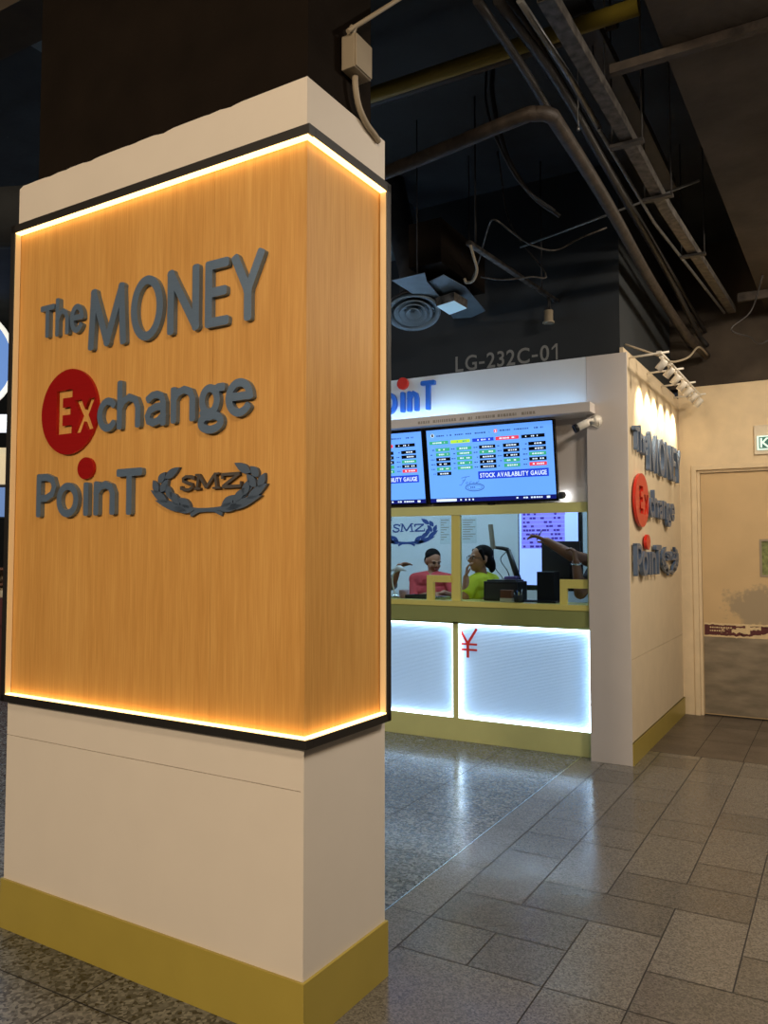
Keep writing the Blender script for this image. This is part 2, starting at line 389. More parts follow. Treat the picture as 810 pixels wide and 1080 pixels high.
# ------------------------------------------------------------------- logo
STK = {
 'T': [[(0, 1), (1, 1)], [(.5, 1), (.5, 0)]], 'i': [[(.5, 0), (.5, 1)]],
 'h': [[(0, 0), (0, 1)], [(0, .42), (.2, .58), (.52, .66), (.85, .58), (1, .40), (1, 0)]],
 'e': [[(.04, .54), (.97, .54)], ell(.5, .5, .5, .5, 5, 318, 30)],
 'M': [[(0, 0), (.07, 1)], [(.07, 1), (.5, .03)], [(.5, .03), (.93, 1)], [(.93, 1), (1, 0)]],
 'O': [ell(.5, .5, .5, .5, 0, 360, 40)], 'o': [ell(.5, .5, .5, .5, 0, 360, 36)],
 'N': [[(0, 0), (0, 1)], [(0, 1), (1, 0)], [(1, 0), (1, 1)]],
 'E': [[(0, 0), (0, 1)], [(0, 1), (1, 1)], [(0, .52), (.88, .52)], [(0, 0), (1, 0)]],
 'Y': [[(0, 1), (.5, .44)], [(1, 1), (.5, .44)], [(.5, .44), (.5, 0)]],
 'c': [ell(.56, .5, .56, .5, 48, 312, 26)],
 'a': [[(.08, .88), (.3, .98), (.6, 1), (.88, .92), (1, .70), (1, 0)], [(1, .56), (.55, .56), (.15, .46), (0, .26), (.08, .08), (.35, 0), (.7, .06), (1, .24)]],
 'n': [[(0, 0), (0, 1)], [(0, .70), (.22, .92), (.55, 1), (.87, .90), (1, .66), (1, 0)]],
 'P': [[(0, 0), (0, 1)], [(0, 1), (.5, 1), (.86, .92), (1, .72), (.86, .52), (.5, .42), (0, .42)]],
 'g': [ell(.44, .69, .34, .29, 0, 360, 28), ell(.5, .17, .46, .17, 0, 360, 28), [(.22, .46), (.10, .40), (.16, .32), (.45, .31), (.6, .33)], [(.66, .93), (.82, .97), (1, .97)]],
}
SW = {0: .0325, 1: .0275, 2: .0285}
def stroke_letter(mb, ch, a0, a1, b0, b1, w, o, ex, ey, depth):
    W, Hh = a1 - a0 - w, b1 - b0 - w
    for i, st in enumerate(STK[ch]):
        pts = [Vector((a0 + w / 2 + x * W, b0 + w / 2 + y * Hh)) for x, y in st]; closed = (pts[0] - pts[-1]).length < 1e-6
        dd = depth * (1 - .012 * i)
        if closed: mb.stroke([tuple(p) for p in pts[:-1]], w, o, ex, ey, dd, True); continue
        mb.stroke([tuple(p) for p in pts], w, o, ex, ey, dd)
        for p, q in ((pts[0], pts[1]), (pts[-1], pts[-2])):
            t = (p - q).normalized(); nn = Vector((-t.y, t.x)); pl_ = []
            for k in range(20):
                a = 2 * PI * k / 20; c_, s_ = math.cos(a), math.sin(a); r = (w / 2) / (abs(c_) ** 4 + abs(s_) ** 4) ** .25
                v = p + t * c_ * r + nn * s_ * r; pl_.append((v.x, v.y))
            mb.prism(pl_, o, ex, ey, dd * (.994 if p is pts[0] else .997))
    return mb
LET = [('T', -1.312, -1.224, 2.352, 2.483), ('h', -1.217, -1.135, 2.348, 2.501), ('e', -1.129, -1.047, 2.345, 2.459), ('M', -1.018, -0.808, 2.265, 2.498),
 ('O', -0.783, -0.617, 2.261, 2.499), ('N', -0.595, -0.442, 2.264, 2.495), ('E', -0.414, -0.306, 2.262, 2.493), ('Y', -0.293, -0.153, 2.261, 2.492),
 ('c', -0.958, -0.853, 1.946, 2.074), ('h', -0.849, -0.725, 1.949, 2.13), ('a', -0.703, -0.596, 1.945, 2.073), ('n', -0.572, -0.454, 1.948, 2.076), ('g', -0.446, -0.319, 1.899, 2.071), ('e', -0.316, -0.196, 1.945, 2.073),
 ('P', -1.313, -1.19, 1.637, 1.808), ('o', -1.187, -1.058, 1.633, 1.767), ('i', -1.036, -0.993, 1.636, 1.763), ('n', -0.971, -0.853, 1.636, 1.764), ('T', -0.846, -0.71, 1.634, 1.803)]
def line_of(z): return 0 if z > 2.2 else (1 if z > 1.85 else 2)
def leaf_poly(b, t, w, n=7):
    b, t = Vector(b), Vector(t); d = t - b; nn = Vector((-d.y, d.x)).normalized() * w / 2
    up = [b + d * (i / n) + nn * math.sin(PI * (i / n) ** .85) for i in range(n + 1)]
    dn = [b + d * (i / n) - nn * math.sin(PI * (i / n) ** .85) for i in range(n - 1, 0, -1)]
    return [(p.x, p.y) for p in up + dn]
LEAVES = [((.40, .115), (.20, .17)), ((.33, .10), (.04, .33)), ((.16, .28), (0, .53)), ((.07, .47), (.02, .72)), ((.07, .66), (.135, .86)),
          ((.37, .16), (.25, .36)), ((.27, .22), (.175, .48)), ((.19, .34), (.145, .62)), ((.09, .48), (.165, .72)), ((.13, .74), (.265, .935))]
def wreath(parent, mp, depth, o, ex, ey, mleaf, mser, local, smz=True, subleaf=True):
    """laurel emblem in the box mp=(a0,a1,b0,b1)"""
    a0, a1, b0, b1 = mp; W, Hh = a1 - a0, b1 - b0
    st = MB()
    for sgn in (1, -1):
        q = lambda p: (a0 + (p[0] if sgn == 1 else 1 - p[0]) * W, b0 + p[1] * Hh)
        st.stroke([q(p) for p in ((.365, .02), (.43, .10), (.5, .11), (.57, .115), (.63, .13))], .045 * Hh * 1.6, o, ex, ey, depth * (.9 if sgn == 1 else .8))
        st.stroke([q(p) for p in ((.40, .12), (.27, .2), (.17, .36), (.105, .56), (.13, .74))], .03 * Hh, o, ex, ey, depth * .6)
    em = ob('laurel_emblem', st, mleaf, parent, local)
    for sgn in (1, -1):
        for b, t in LEAVES:
            q = lambda p: (a0 + (p[0] if sgn == 1 else 1 - p[0]) * W, b0 + p[1] * Hh)
            lf = MB(); lf.prism(leaf_poly(q(b), q(t), .165 * min(Hh, .36 * W)), o, ex, ey, depth, .0)
            if subleaf: ob('leaf', lf, mleaf, em, local)
            else: ob('leaf', lf, mleaf, em, local)
    if smz:
        def q(x, y): return (a0 + x * W, b0 + y * Hh)
        w = .0085 * W / .538
        S_ = [q(.335 + .055 * x, .62 + .12 * y) for x, y in ((.9, .75), (.5, 1.02), (-.2, 1.05), (-.75, .75), (-.7, .35), (0, .05), (.7, -.2), (.85, -.6), (.35, -1.0), (-.3, -1.05), (-.95, -.75))]
        lets = [[S_, [q(.388, .745), q(.390, .68)], [q(.283, .50), q(.281, .57)]],
                [[q(.40 + .02, .51), q(.435, .76)], [q(.435, .76), q(.5, .52)], [q(.5, .52), q(.575, .76)], [q(.575, .76), q(.59, .51)],
                 [q(.395, .505), q(.45, .505)], [q(.555, .505), q(.62, .505)], [q(.405, .765), q(.44, .765)], [q(.57, .765), q(.61, .765)]],
                [[q(.635, .74), q(.78, .74)], [q(.775, .74), q(.64, .52)], [q(.635, .515), q(.79, .515)], [q(.637, .75), q(.637, .66)], [q(.787, .51), q(.79, .6)]]]
        for L_ in lets:
            mb = MB()
            for i, s_ in enumerate(L_): mb.stroke(s_, w * (1.25 if i < 4 else .8), o, ex, ey, depth * (1 + .01 * i))
            ob('letter', mb, mser, em, local)
    return em
def disc_with_cutout(r, cx, cy, depth, o, ex, ey):
    """the round plate with the letters E x cut through it"""
    cu = bpy.data.curves.new('disc', 'CURVE'); cu.dimensions = '2D'; cu.fill_mode = 'BOTH'; cu.extrude = depth / 2
    E_ = [(-.44, -.51), (.11, -.51), (.11, -.32), (-.22, -.32), (-.22, -.07), (.06, -.07), (.06, .11), (-.22, .11), (-.22, .33), (.12, .33), (.12, .52), (-.44, .52)]
    x_ = [(.22, .24), (.44, .24), (.58, .0), (.70, .24), (.91, .24), (.70, -.13), (.87, -.46), (.68, -.48), (.56, -.27), (.43, -.52), (.21, -.52), (.45, -.13)]
    for poly in ([(math.cos(2 * PI * i / 64), math.sin(2 * PI * i / 64)) for i in range(64)], E_, x_):
        sp = cu.splines.new('POLY'); sp.points.add(len(poly) - 1); sp.use_cyclic_u = True
        for p, (a, b) in zip(sp.points, poly): p.co = (cx + a * r, cy + b * r, 0, 1)
    tmp = bpy.data.objects.new('disc', cu); COL.objects.link(tmp); me = evalmesh(tmp)
    mb = MB(); en = Vector(ex).cross(Vector(ey)).normalized()
    b2 = bmesh.new(); b2.from_mesh(me)
    for v in b2.verts: v.co = Vector(o) + Vector(ex) * v.co.x + Vector(ey) * v.co.y + en * (v.co.z + depth / 2)
    mb.merge(b2); bpy.data.objects.remove(tmp); bpy.data.meshes.remove(me); return mb
def logo(parent, o, ex, ey, depth, maps, local, mlet, mred, mleaf, mser, standoff=0):
    """raised lettering; maps[line] = function (u, z) -> plane coordinates"""
    en = Vector(ex).cross(Vector(ey)).normalized(); o = Vector(o) + en * standoff
    for ch, u0, u1, z0, z1 in LET:
        f = maps[line_of((z0 + z1) / 2)]; (a0, b0), (a1, b1) = f(u0, z0), f(u1, z1); mb = MB()
        w = (SW[line_of((z0 + z1) / 2)] if u0 > -1.03 or z0 < 2.2 else .0225) * (abs(b1 - b0) / (z1 - z0) * .5 + abs(a1 - a0) / (u1 - u0) * .5)
        stroke_letter(mb, ch, a0, a1, b0, b1, w, o, ex, ey, depth)
        ob('letter', mb, mlet, parent, local)
    f = maps[1]; (ca, cb), (ra, rb) = f(-1.131, 2.043), f(-1.131 + .17, 2.043 + .165)
    sx, sy = (ra - ca) / .17, (rb - cb) / .165
    mb = disc_with_cutout(.167, ca / sx, cb / sy, depth * .7, o, Vector(ex) * sx, Vector(ey) * sy)
    ob('disc', mb, mred, parent, local, label='red disc with the letters E x cut out of it')
    f = maps[2]; (ca, cb), (ra, rb) = f(-1.026, 1.817), f(-1.026 + .046, 1.817 + .042)
    mb = MB(); mb.prism([(ca + (ra - ca) * math.cos(2 * PI * i / 32), cb + (rb - cb) * math.sin(2 * PI * i / 32)) for i in range(32)], o, ex, ey, depth * .8, .001)
    ob('letter_dot', mb, mred, parent, local, label='small red dot above the letter i')
    (a0, b0), (a1, b1) = f(-.672, 1.622), f(-.138, 1.806)
    wreath(parent, (a0, a1, b0, b1), depth * .7, o, ex, ey, mleaf, mser, local)

# ================================================================== FLOOR
TG = .287; GX0, GY0 = -1.512, 3.013
def tile_field():
    bm = bmesh.new(); lay = bm.faces.layers.float_color.new('tone') if hasattr(bm.faces.layers, 'float_color') else None
    tiles = []
    def T(x0, x1, y0, y1, mi, t): tiles.append((x0, x1, y0, y1, mi, t))
    rnd = random.Random(3)
    used = set()
    def claim(i0, j0, w, h, t):
        for i in range(i0, i0 + w):
            for j in range(j0, j0 + h): used.add((i, j))
        T(GX0 + TG * i0, GX0 + TG * (i0 + w), GY0 + TG * j0, GY0 + TG * (j0 + h), 1, t)
    NI, J0, J1 = 13, -16, 11.5
    # the joints seen in front of the counter: column i, row j, width, height, tone
    for c in ((0, 0, 2, 1, .84), (0, 1, 1, 2, 1.0), (1, 1, 2, 1, .80), (1, 2, 1, 2, 1.02), (2, 2, 2, 1, .78), (2, 3, 1, 2, 1.0), (3, 3, 1, 1, .85), (3, 4, 1, 2, 1.0), (2, -1, 1, 2, 1.1), (3, 0, 1, 2, 1.12),
              (1, -1, 1, 1, .86), (0, -1, 1, 1, .98), (0, 4, 1, 1, .98), (0, 5, 1, 3, 1.0), (1, 4, 1, 1, .95), (1, 5, 1, 2, .86), (1, 7, 1, 1, .98), (2, 5, 1, 1, .9), (2, 6, 1, 3, .95), (3, 6, 1, 1, .85), (3, 7, 1, 3, 1.06), (4, 1, 1, 2, 1.08), (4, 3, 1, 1, .9), (4, 4, 2, 1, .88), (4, 5, 1, 2, 1.0)): claim(*c)
    for j in range(J0, 12):
        for i in range(-0, NI):
            if (i, j) in used: continue
            opts = [(2, 1), (1, 2), (1, 1), (2, 2), (1, 2)]; rnd.shuffle(opts)
            for w, h in opts:
                if all((a, b) not in used and a < NI and b < 12 for a in range(i, i + w) for b in range(j, j + h)):
                    claim(i, j, w, h, rnd.choice((.84, .92, 1.0, 1.06, 1.12))); break
    # border strip beside the blue-grey field
    y = GY0 - 16 * TG
    k = 0
    while y < 5.85:
        T(-1.70, GX0, y, y + TG * 2, 1, (1.2, 1.12, 1.25)[k % 3]); y += TG * 2; k += 1
    # blue-grey field
    L2 = .574
    for a in range(16):
        for b in range(-10, 8):
            x1 = -1.70 - a * L2; y0 = 3.585 + b * L2 * 1.0
            T(x1 - L2, x1, y0, y0 + L2, 0, rnd.choice((.9, .96, 1.0, 1.04, 1.1)))
    # corridor tiles before the door
    for a in range(10):
        for b in range(3):
            x0 = -1.319 + a * .33 - .0; y0 = 6.29 + b * .574
            T(x0, x0 + .33, y0, min(y0 + .574, 7.95), 2, rnd.choice((.92, .97, 1.0, 1.06)))
    return tiles
mb = MB(); tl = tile_field(); tones = []
gap = .0026
for x0, x1, y0, y1, mi, t in tl:
    if mi == 1:
        if y0 >= 6.29 - .02: continue
        y1 = min(y1, 6.29)
    mb.mi = mi
    mb.rect((0, 0, 0), X, Y, x0 + gap, x1 - gap, y0 + gap, y1 - gap, 0); tones.append(t)
mb.mi = 3; mb.rect((0, 0, 0), X, Y, -11, 4, -7, 9, -.002); tones.append(1)
mb.rect((0, 0, 0), X, Y, -11, 4, -7, 9, -.08); tones.append(1)
fl = struct('floor', mb, ['gran_l', 'gran_r', 'gran_m', 'grout'])
at = fl.data.attributes.new('tone', 'FLOAT_COLOR', 'FACE')
for i, t in enumerate(tones): at.data[i].color = (t, t, t, 1)
# bright metal divider strip between the two granites
mb = MB(); mb.box(-1.704, -1.698, -3, 5.86, -.001, .0012)
struct('trim_1', mb, 'silver')

# ================================================================ PILLAR
C0 = (-1.4572, 2.036, 0); ROT = -.026
PW, PD, PT = 1.503, .479, 3.03
def L(mb, name, mats, root, **k): return ob(name, mb, mats, root, local=True, **k)
col = thing('pillar', 'white-clad square pillar with olive gold base, standing in front of the counter', 'pillar', C0, ROT)
mb = MB()
for z0, z1 in ((.19, .7595), (.762, .93)):
    mb.box(-PW, -.0025, 0, .012, z0, z1); mb.box(-PW, -PW + .012, .0125, PD, z0, z1)
mb.box(-.012, 0, .0005, PD, .19, .93); mb.box(-PW + .0125, -.0125, PD - .012, PD, .19, .93)
# upper band, its top edge cut a little unevenly
b2 = bmesh.new(); n = 60
lo = [b2.verts.new((-PW + PW * i / n, 0, 2.83)) for i in range(n + 1)]
hi = [b2.verts.new((-PW + PW * i / n, 0, PT - .012 * max(0, noise.noise((i * .31, 3, 1))) * (0 if i > 50 else 1) - (.01 if i == 0 else 0))) for i in range(n + 1)]
fs = [b2.faces.new((lo[i], lo[i + 1], hi[i + 1], hi[i])) for i in range(n)]
r = bmesh.ops.extrude_face_region(b2, geom=fs); bmesh.ops.translate(b2, vec=(0, .012, 0), verts=[g for g in r['geom'] if isinstance(g, bmesh.types.BMVert)])
bmesh.ops.recalc_face_normals(b2, faces=b2.faces[:]); mb.merge(b2)
mb.box(-.012, 0, .012, PD, 2.83, PT); mb.box(-PW, -PW + .012, .012, PD, 2.83, PT - .01); mb.box(-PW + .012, -.012, PD - .012, PD, 2.83, PT)
L(mb, 'cladding', 'white_lam', col)
mb = MB(); mb.box(-PW + .0125, -.0125, .0125, PD - .0125, .19, 2.84); L(mb, 'core', 'groove', col)
mb = MB(); mb.box(-1.405, -.0125, .02, .40, 2.84, 4.42)
L(mb, 'shaft', 'shaft', col)
mb = MB(); mb.box(-PW - .008, .010, -.010, 0, 0, .192, .001); mb.box(0, .010, 0, PD + .008, 0, .192, .001); mb.box(-PW - .008, -PW, 0, PD + .008, 0, .192, .001); mb.box(-PW, 0, PD, PD + .008, 0, .192, .001)
L(mb, 'base_skirting', 'skirt', col)

sg = thing('pillar_sign', 'wood panel sign with warm lit edges wrapped around the pillar', 'sign', C0, ROT)
ZT, ZB = 2.85, .90
mb = MB(); d = .035; t = .032
mb.box(-PW, d, -d, 0, ZT - t, ZT, .0015); mb.box(0, d, 0, PD - .012, ZT - t, ZT, .0015)
mb.box(-PW, d, -d, 0, ZB, ZB + .028, .0015); mb.box(0, d, 0, PD - .012, ZB, ZB + .028, .0015)
mb.box(-PW, -PW + .026, -d, 0, ZB, ZT, .0015); mb.box(0, d, PD - .04, PD - .012, ZB, ZT, .0015)
L(mb, 'frame', 'black', sg)
for x0, x1 in ((-PW + .026, -.3915), (-.3905, .002)):
    mb = MB(); mb.box(x0, x1, -.006, -.0005, ZB + .028, ZT - t); L(mb, 'wood_panel', 'wood', sg)
mb = MB(); mb.box(.0005, .006, -.006, PD - .04, ZB + .028, ZT - t); L(mb, 'wood_panel', 'wood', sg)
def strip(b, mt):
    mb = MB(); mb.box(*b); L(mb, 'glow_strip', mt, sg)
strip((-PW + .027, d - .008, -d + .004, -.008, ZT - t - .005, ZT - t), 'led'); strip((.008, d - .004, -.006, PD - .041, ZT - t - .005, ZT - t), 'led')
strip((-PW + .027, d - .008, -d + .004, -.008, ZB + .028, ZB + .033), 'led'); strip((.008, d - .004, -.006, PD - .041, ZB + .028, ZB + .033), 'led')
strip((.008, d - .004, PD - .045, PD - .041, ZB + .034, ZT - t - .006), 'end_glow')  # not an LED: lit inner face of the right bar, glow put into its material
strip((-PW + .026, -PW + .029, -d + .004, -.008, ZB + .034, ZT - t - .006), 'side_glow')  # not an LED: lit inner face of the left bar, painted as weak emission
idm = lambda u, z: (u, z)
logo(sg, (0, -.006, 0), X, Zv, .018, [idm] * 3, True, 'steel', 'red', 'emblem', 'serif')

# junction box and conduit on the pillar shaft
jb = thing('junction_box', 'beige junction box on the dark shaft above the white pillar', 'electrical box', C0, ROT)
mb = MB(); mb.box(-.005, .05, .20, .305, 3.155, 3.275, .004); mb.box(.05, .056, .203, .302, 3.158, 3.272, .002); L(mb, 'box', 'greyc', jb)
mb = MB(); mb.tube([(.02, .225, 3.26), (.02, .225, 3.30), (.03, .225, 3.315)], [.014, .016, .012], 12); L(mb, 'gland', 'greyc', jb)
mb = MB(); mb.tube(smoothpts([(.02, .25, 3.17), (.02, .25, 3.12), (.018, .275, 3.06), (.014, .33, 3.025), (.012, .39, 3.01), (.01, .42, 3.0)]), .011, 10); L(mb, 'flexible_conduit', 'greyc', jb)
mb = MB(); mb.tube([Vector(onx(367, 33, -1.42)), Vector(onz(424, -3, 3.62)), Vector(onz(470, -40, 3.8))], .008, 8)
ob('rigid_conduit', mb, 'greyc', jb)

# ================================================================= KIOSK
KX = -1.319; KL = -5.2; FY = 5.79; BY = 7.87
mb = MB(); mb.box(KX - .03, KX, FY + .004, BY, 0, .733); mb.box(KX - .03, KX, FY + .004, BY, .736, 2.94)
mb.box(KX - .055, KX - .03, FY + .03, BY, 2.9, 2.985)
struct('wall_kiosk_side', mb, 'cream_side')
mb = MB(); mb.box(-1.608, KX + .003, FY - .016, FY + .004, 0, 2.936, .001); mb.box(-1.606, KX - .03, FY + .004, FY + .13, .0, 2.93)
struct('wall_kiosk_end', mb, 'white_end')
mb = MB()
for x0, x1 in ((-1.606, -1.6085 + .0005), (-3.4, -1.6105), (KL, -3.402)): mb.box(min(x0, x1), max(x0, x1), FY - .014, FY + .01, 2.53, 2.936)
struct('wall_kiosk_fascia', mb, 'fascia')
# ledge under the fascia
mb = MB(); lx1 = -1.545
mb.box(KL, lx1, FY - .155, FY + .12, 2.505, 2.56, .001); mb.box(KL, lx1, FY - .155, FY - .149, 2.56, 2.576); mb.box(lx1 - .006, lx1, FY - .149, FY - .016, 2.56, 2.576)
lg = struct('trim_2', mb, 'white_end')
mb = MB(); rnd = random.Random(5)
a = -2.93
while a < -1.95:
    w = rnd.choice((.012, .016, .02, .008))
    if rnd.random() > .12: mb.box(a, a + w, FY - .1555, FY - .154, 2.522, 2.544)
    if w > .012 and rnd.random() > .3: mb.box(a + w, a + w + .004, FY - .1555, FY - .154, 2.522, 2.528)
    a += w + .007
ob('small_lettering', mb, mat('faint_lettering', (160, 150, 138), .6), lg)
mb = MB(); mb.box(-4.9, -2.55, FY - .125, FY - .11, 2.5605, 2.568); ob('glow_strip', mb, 'led_fas', lg)
mb = MB(); mb.box(-2.54, -1.62, FY - .125, FY - .11, 2.5605, 2.568); ob('glow_strip', mb, 'led_fas2', lg)
# raised lettering on the fascia
fs = thing('fascia_sign', 'blue raised shop lettering with a red dot on the lit white fascia', 'sign', (-3.2, FY - .014, 2.65))
fo = (0, FY - .014, 0)
def fa(x, y): p = ony(x, y, FY - .03); return p.x, p.z
def flet(ch, x0, x1, z0, z1):
    mb = MB(); stroke_letter(mb, ch, x0, x1, z0, z1, .037, fo, X, Zv, .03); ob('letter', mb, 'blue_acr', fs)
flet('T', -2.965, -2.835, 2.655, 2.895)
flet('n', -3.09, -2.985, 2.655, 2.825); flet('i', -3.155, -3.115, 2.655, 2.825); flet('o', -3.33, -3.19, 2.65, 2.83); flet('P', -3.48, -3.36, 2.655, 2.89)
mb = MB(); mb.prism([(-3.135 + .05 * math.cos(2 * PI * i / 28), 2.895 + .05 * math.sin(2 * PI * i / 28)) for i in range(28)], fo, X, Zv, .03, .001)
ob('letter_dot', mb, 'red_acr', fs)
# side wall lettering
def lm(u0, u1, z0, z1, A0, A1, B0, B1): return lambda u, z: (A0 + (u - u0) / (u1 - u0) * (A1 - A0), B0 + (z - z0) / (z1 - z0) * (B1 - B0))
ws = thing('wall_sign', 'raised slate blue shop lettering with red disc on the spotlit cream side wall', 'sign', (KX, 6.8, 1.3))
logo(ws, (KX, 0, 0), Y, Zv, .03, [lm(-1.312, -.153, 2.262, 2.495, 5.86, 7.70, 2.125, 2.43), lm(-1.298, -.196, 1.876, 2.21, 5.86, 7.36, 1.685, 2.085), lm(-1.313, -.138, 1.636, 1.806, 5.845, 7.57, 1.325, 1.56)],
     False, 'navy', 'red_acr', 'navy', 'navy', standoff=.012)
mb = MB(); mb.box(KX, KX + .012, FY - .004, BY, 0, .157, .001); mb.box(KX, KX + .016, FY - .004, BY, .150, .157)
struct('baseboard_side', mb, 'skirt')

# service counter
CY = 5.862
ct = thing('service_counter', 'olive framed service counter with glowing white front panels', 'counter', (-3.3, CY, 0))
mb = MB(); mb.box(KL, -1.609, CY, CY + .05, 0, .178, .001); ob('skirting', mb, 'olive', ct)
PAN = [(-2.69, -1.632), (-3.79, -2.738), (-4.89, -3.838)]
mb = MB()
for x0, x1 in ((-1.632, -1.609), (-2.738, -2.69), (-3.838, -3.79), (KL, -4.89)): mb.box(x0, x1, CY, CY + .05, .178, .94, .001)
mb.box(KL, -1.609, CY, CY + .05, .925, .945)
for x0, x1 in PAN: mb.box(x0, x1, CY + .0505, CY + .055, .17, .95)
ob('frame', mb, 'olive', ct)
for x0, x1 in PAN:
    # ribbed light panel between lit edges
    b = MB(); nz_ = 74; z0, z1 = .178, .925
    for i in range(nz_):
        za = z0 + (z1 - z0) * i / nz_; zb = z0 + (z1 - z0) * (i + 1) / nz_
        zm = za + (zb - za) * .5
        v = [b.bm.verts.new(p) for p in ((x0, CY + .045, za), (x1, CY + .045, za), (x1, CY + .041, zm), (x0, CY + .041, zm), (x1, CY + .045, zb), (x0, CY + .045, zb))]
        b.bm.faces.new((v[0], v[1], v[2], v[3])); b.bm.faces.new((v[3], v[2], v[4], v[5]))
    b.box(x0, x1, CY + .0455, CY + .05, z0, z1)
    lp = ob('light_panel', b, 'lgp', ct)
    e = MB(); w = .008
    e.box(x0, x1, CY + .012, CY + .04, z1 - w, z1); e.box(x0, x1, CY + .012, CY + .04, z0, z0 + w); e.box(x0, x0 + w, CY + .012, CY + .04, z0 + w, z1 - w); e.box(x1 - w, x1, CY + .012, CY + .04, z0 + w, z1 - w)
    ob('edge_light', e, 'led_cool', lp)
mb = MB(); mb.box(KL, -1.609, CY - .05, CY + .05, .945, 1.068, .001); ob('apron', mb, 'apron', ct)
mb = MB(); mb.box(KL, -1.6085, CY - .056, CY + .30, 1.068, 1.108, .002); mb.box(-1.6085, -1.600, CY - .058, CY - .0, .95, 1.108); ob('countertop', mb, 'gold', ct)
# yen mark on the panel
mb = MB(); yo = (0, CY + .036, 0)
yl, yr = ony(481.5, 663, CY).x, ony(501.5, 663, CY).x; yt, yb_ = ony(490, 663, CY).z, ony(491, 694, CY).z; xm = (yl + yr) / 2; hh = yt - yb_
mb.stroke([(yl + .005, yt), (xm, yt - hh * .52)], .02, yo, X, Zv, .003); mb.stroke([(yr - .005, yt), (xm, yt - hh * .52)], .02, yo, X, Zv, .0032); mb.stroke([(xm, yt - hh * .45), (xm, yb_)], .022, yo, X, Zv, .0034)
for k in (.54, .73): mb.stroke([(yl + .004, yt - hh * k), (yr - .002, yt - hh * k)], .016, yo, X, Zv, .0036)
ob('yen_mark', mb, 'red_acr', ct)

# window above the counter
wn = bpy.data.objects.new('window_1', None); COL.objects.link(wn); wn['kind'] = 'structure'; wn.location = (-3.3, CY, 1.108)
ROOTM[wn.name] = Matrix.Translation(Vector((-3.3, CY, 1.108)))
mb = MB(); MUL = [-2.70, -3.80, -4.85]
mb.box(KL, -1.605, CY - .02, CY + .03, 1.80, 1.87, .002); mb.box(KL, -1.605, CY - .028, CY - .02, 1.795, 1.81)
mb.box(-1.632, -1.605, CY - .03, CY + .02, 1.1085, 1.80, .001)
ob('window_frame', mb, 'olive', wn)
for x in MUL:
    mb = MB(); mb.box(x - .037, x + .037, CY - .022, CY + .02, 1.1085, 1.80, .002); ob('mullion', mb, 'gold', wn)
xs = [-1.632] + MUL + [KL]
for x1, x0 in ((-1.632, -2.663), (-2.737, -3.763), (-3.837, -4.813)):
    mb = MB(); mb.box(x0 - .002, x1 + .002, CY - .002, CY + .003, 1.109, 1.80); ob('pane', mb, 'glass', wn)
# surrounds of the cash slots, joined to the right-hand post of each pane
for px0, px1, py0, py1, pb, xe in ((590.5, 598, 611, 620, 638, -1.632), (450.3, 457.5, 606.5, 613.5, 632, -2.737)):
    a, b = ony(px0, py0, CY - .03), ony(px1, py1, CY - .03); mb = MB()
    mb.box(a.x, b.x, CY - .035, CY - .003, 1.1085, a.z, .001); mb.box(b.x, xe, CY - .034, CY - .003, b.z - .003, a.z, .001)
    ob('slot_surround', mb, 'gold', wn)
# recess wall above the window, ceiling and inside of the booth
mb = MB(); mb.box(KL, -1.606, CY + .03, CY + .07, 1.86, 2.505); struct('wall_kiosk_front', mb, 'white_end')
mb = MB(); mb.box(KL, KX - .03, BY - .06, BY - .001, 0, 2.6); struct('wall_kiosk_back', mb, 'inwall')
mb = MB(); mb.box(KL - .04, KL, FY, BY, 0, 2.936); struct('wall_kiosk_left', mb, 'inwall')
mb = MB(); mb.box(KL, KX - .03, CY + .07, BY - .06, 2.5, 2.56); struct('ceiling_kiosk', mb, 'inwall')
mb = MB(); mb.box(KX - .06, KX - .031, CY + .07, BY - .06, 0, 2.5); struct('wall_kiosk_inner', mb, 'inwall')
# roof bulkhead over the booth
mb = MB(); mb.box(-8.5, -1.385, FY + .09, BY, 2.70, 4.4); struct('wall_bulkhead', mb, 'bulk')

# unit number
nt_ = MB(); un = thing('unit_number', 'grey painted unit number on the dark wall above the booth', 'sign', (-2.3, FY + .09, 2.95))
NP = []
txt = 'LG-232C-01'; ws_ = [.42 if c == '-' else (.42 if c == '1' else glyph(c, .0)[2]) for c in txt]
n0, n1 = ony(480.5, 392, FY + .09), ony(588, 366, FY + .09); tot = sum(ws_) + .16 * 9; k = (n1.x - n0.x) / tot; a = n0.x
nz0, nz1 = ony(480.5, 392.5, FY + .09).z, ony(480.5, 376.5, FY + .09).z
for c, w in zip(txt, ws_):
    mb = MB()
    if c == '-': mb.box(a, a + w * k, FY + .0885, FY + .0905, nz0 + .042, nz0 + .06)
    elif c == '1':
        xr = a + w * k; mb.box(xr - .014, xr, FY + .0885, FY + .0905, nz0, nz1); mb.prism([(xr - .014, nz1), (xr - .046, nz1 - .03), (xr - .046, nz1 - .046), (xr - .014, nz1 - .022)], (0, FY + .0905, 0), X, Zv, .002)
    else: put_glyph(mb, c, a, a + w * k, nz0, nz1, (0, FY + .0905, 0), X, Zv, .002, .012)
    ob('letter', mb, 'numgrey', un); a += (w + .16) * k

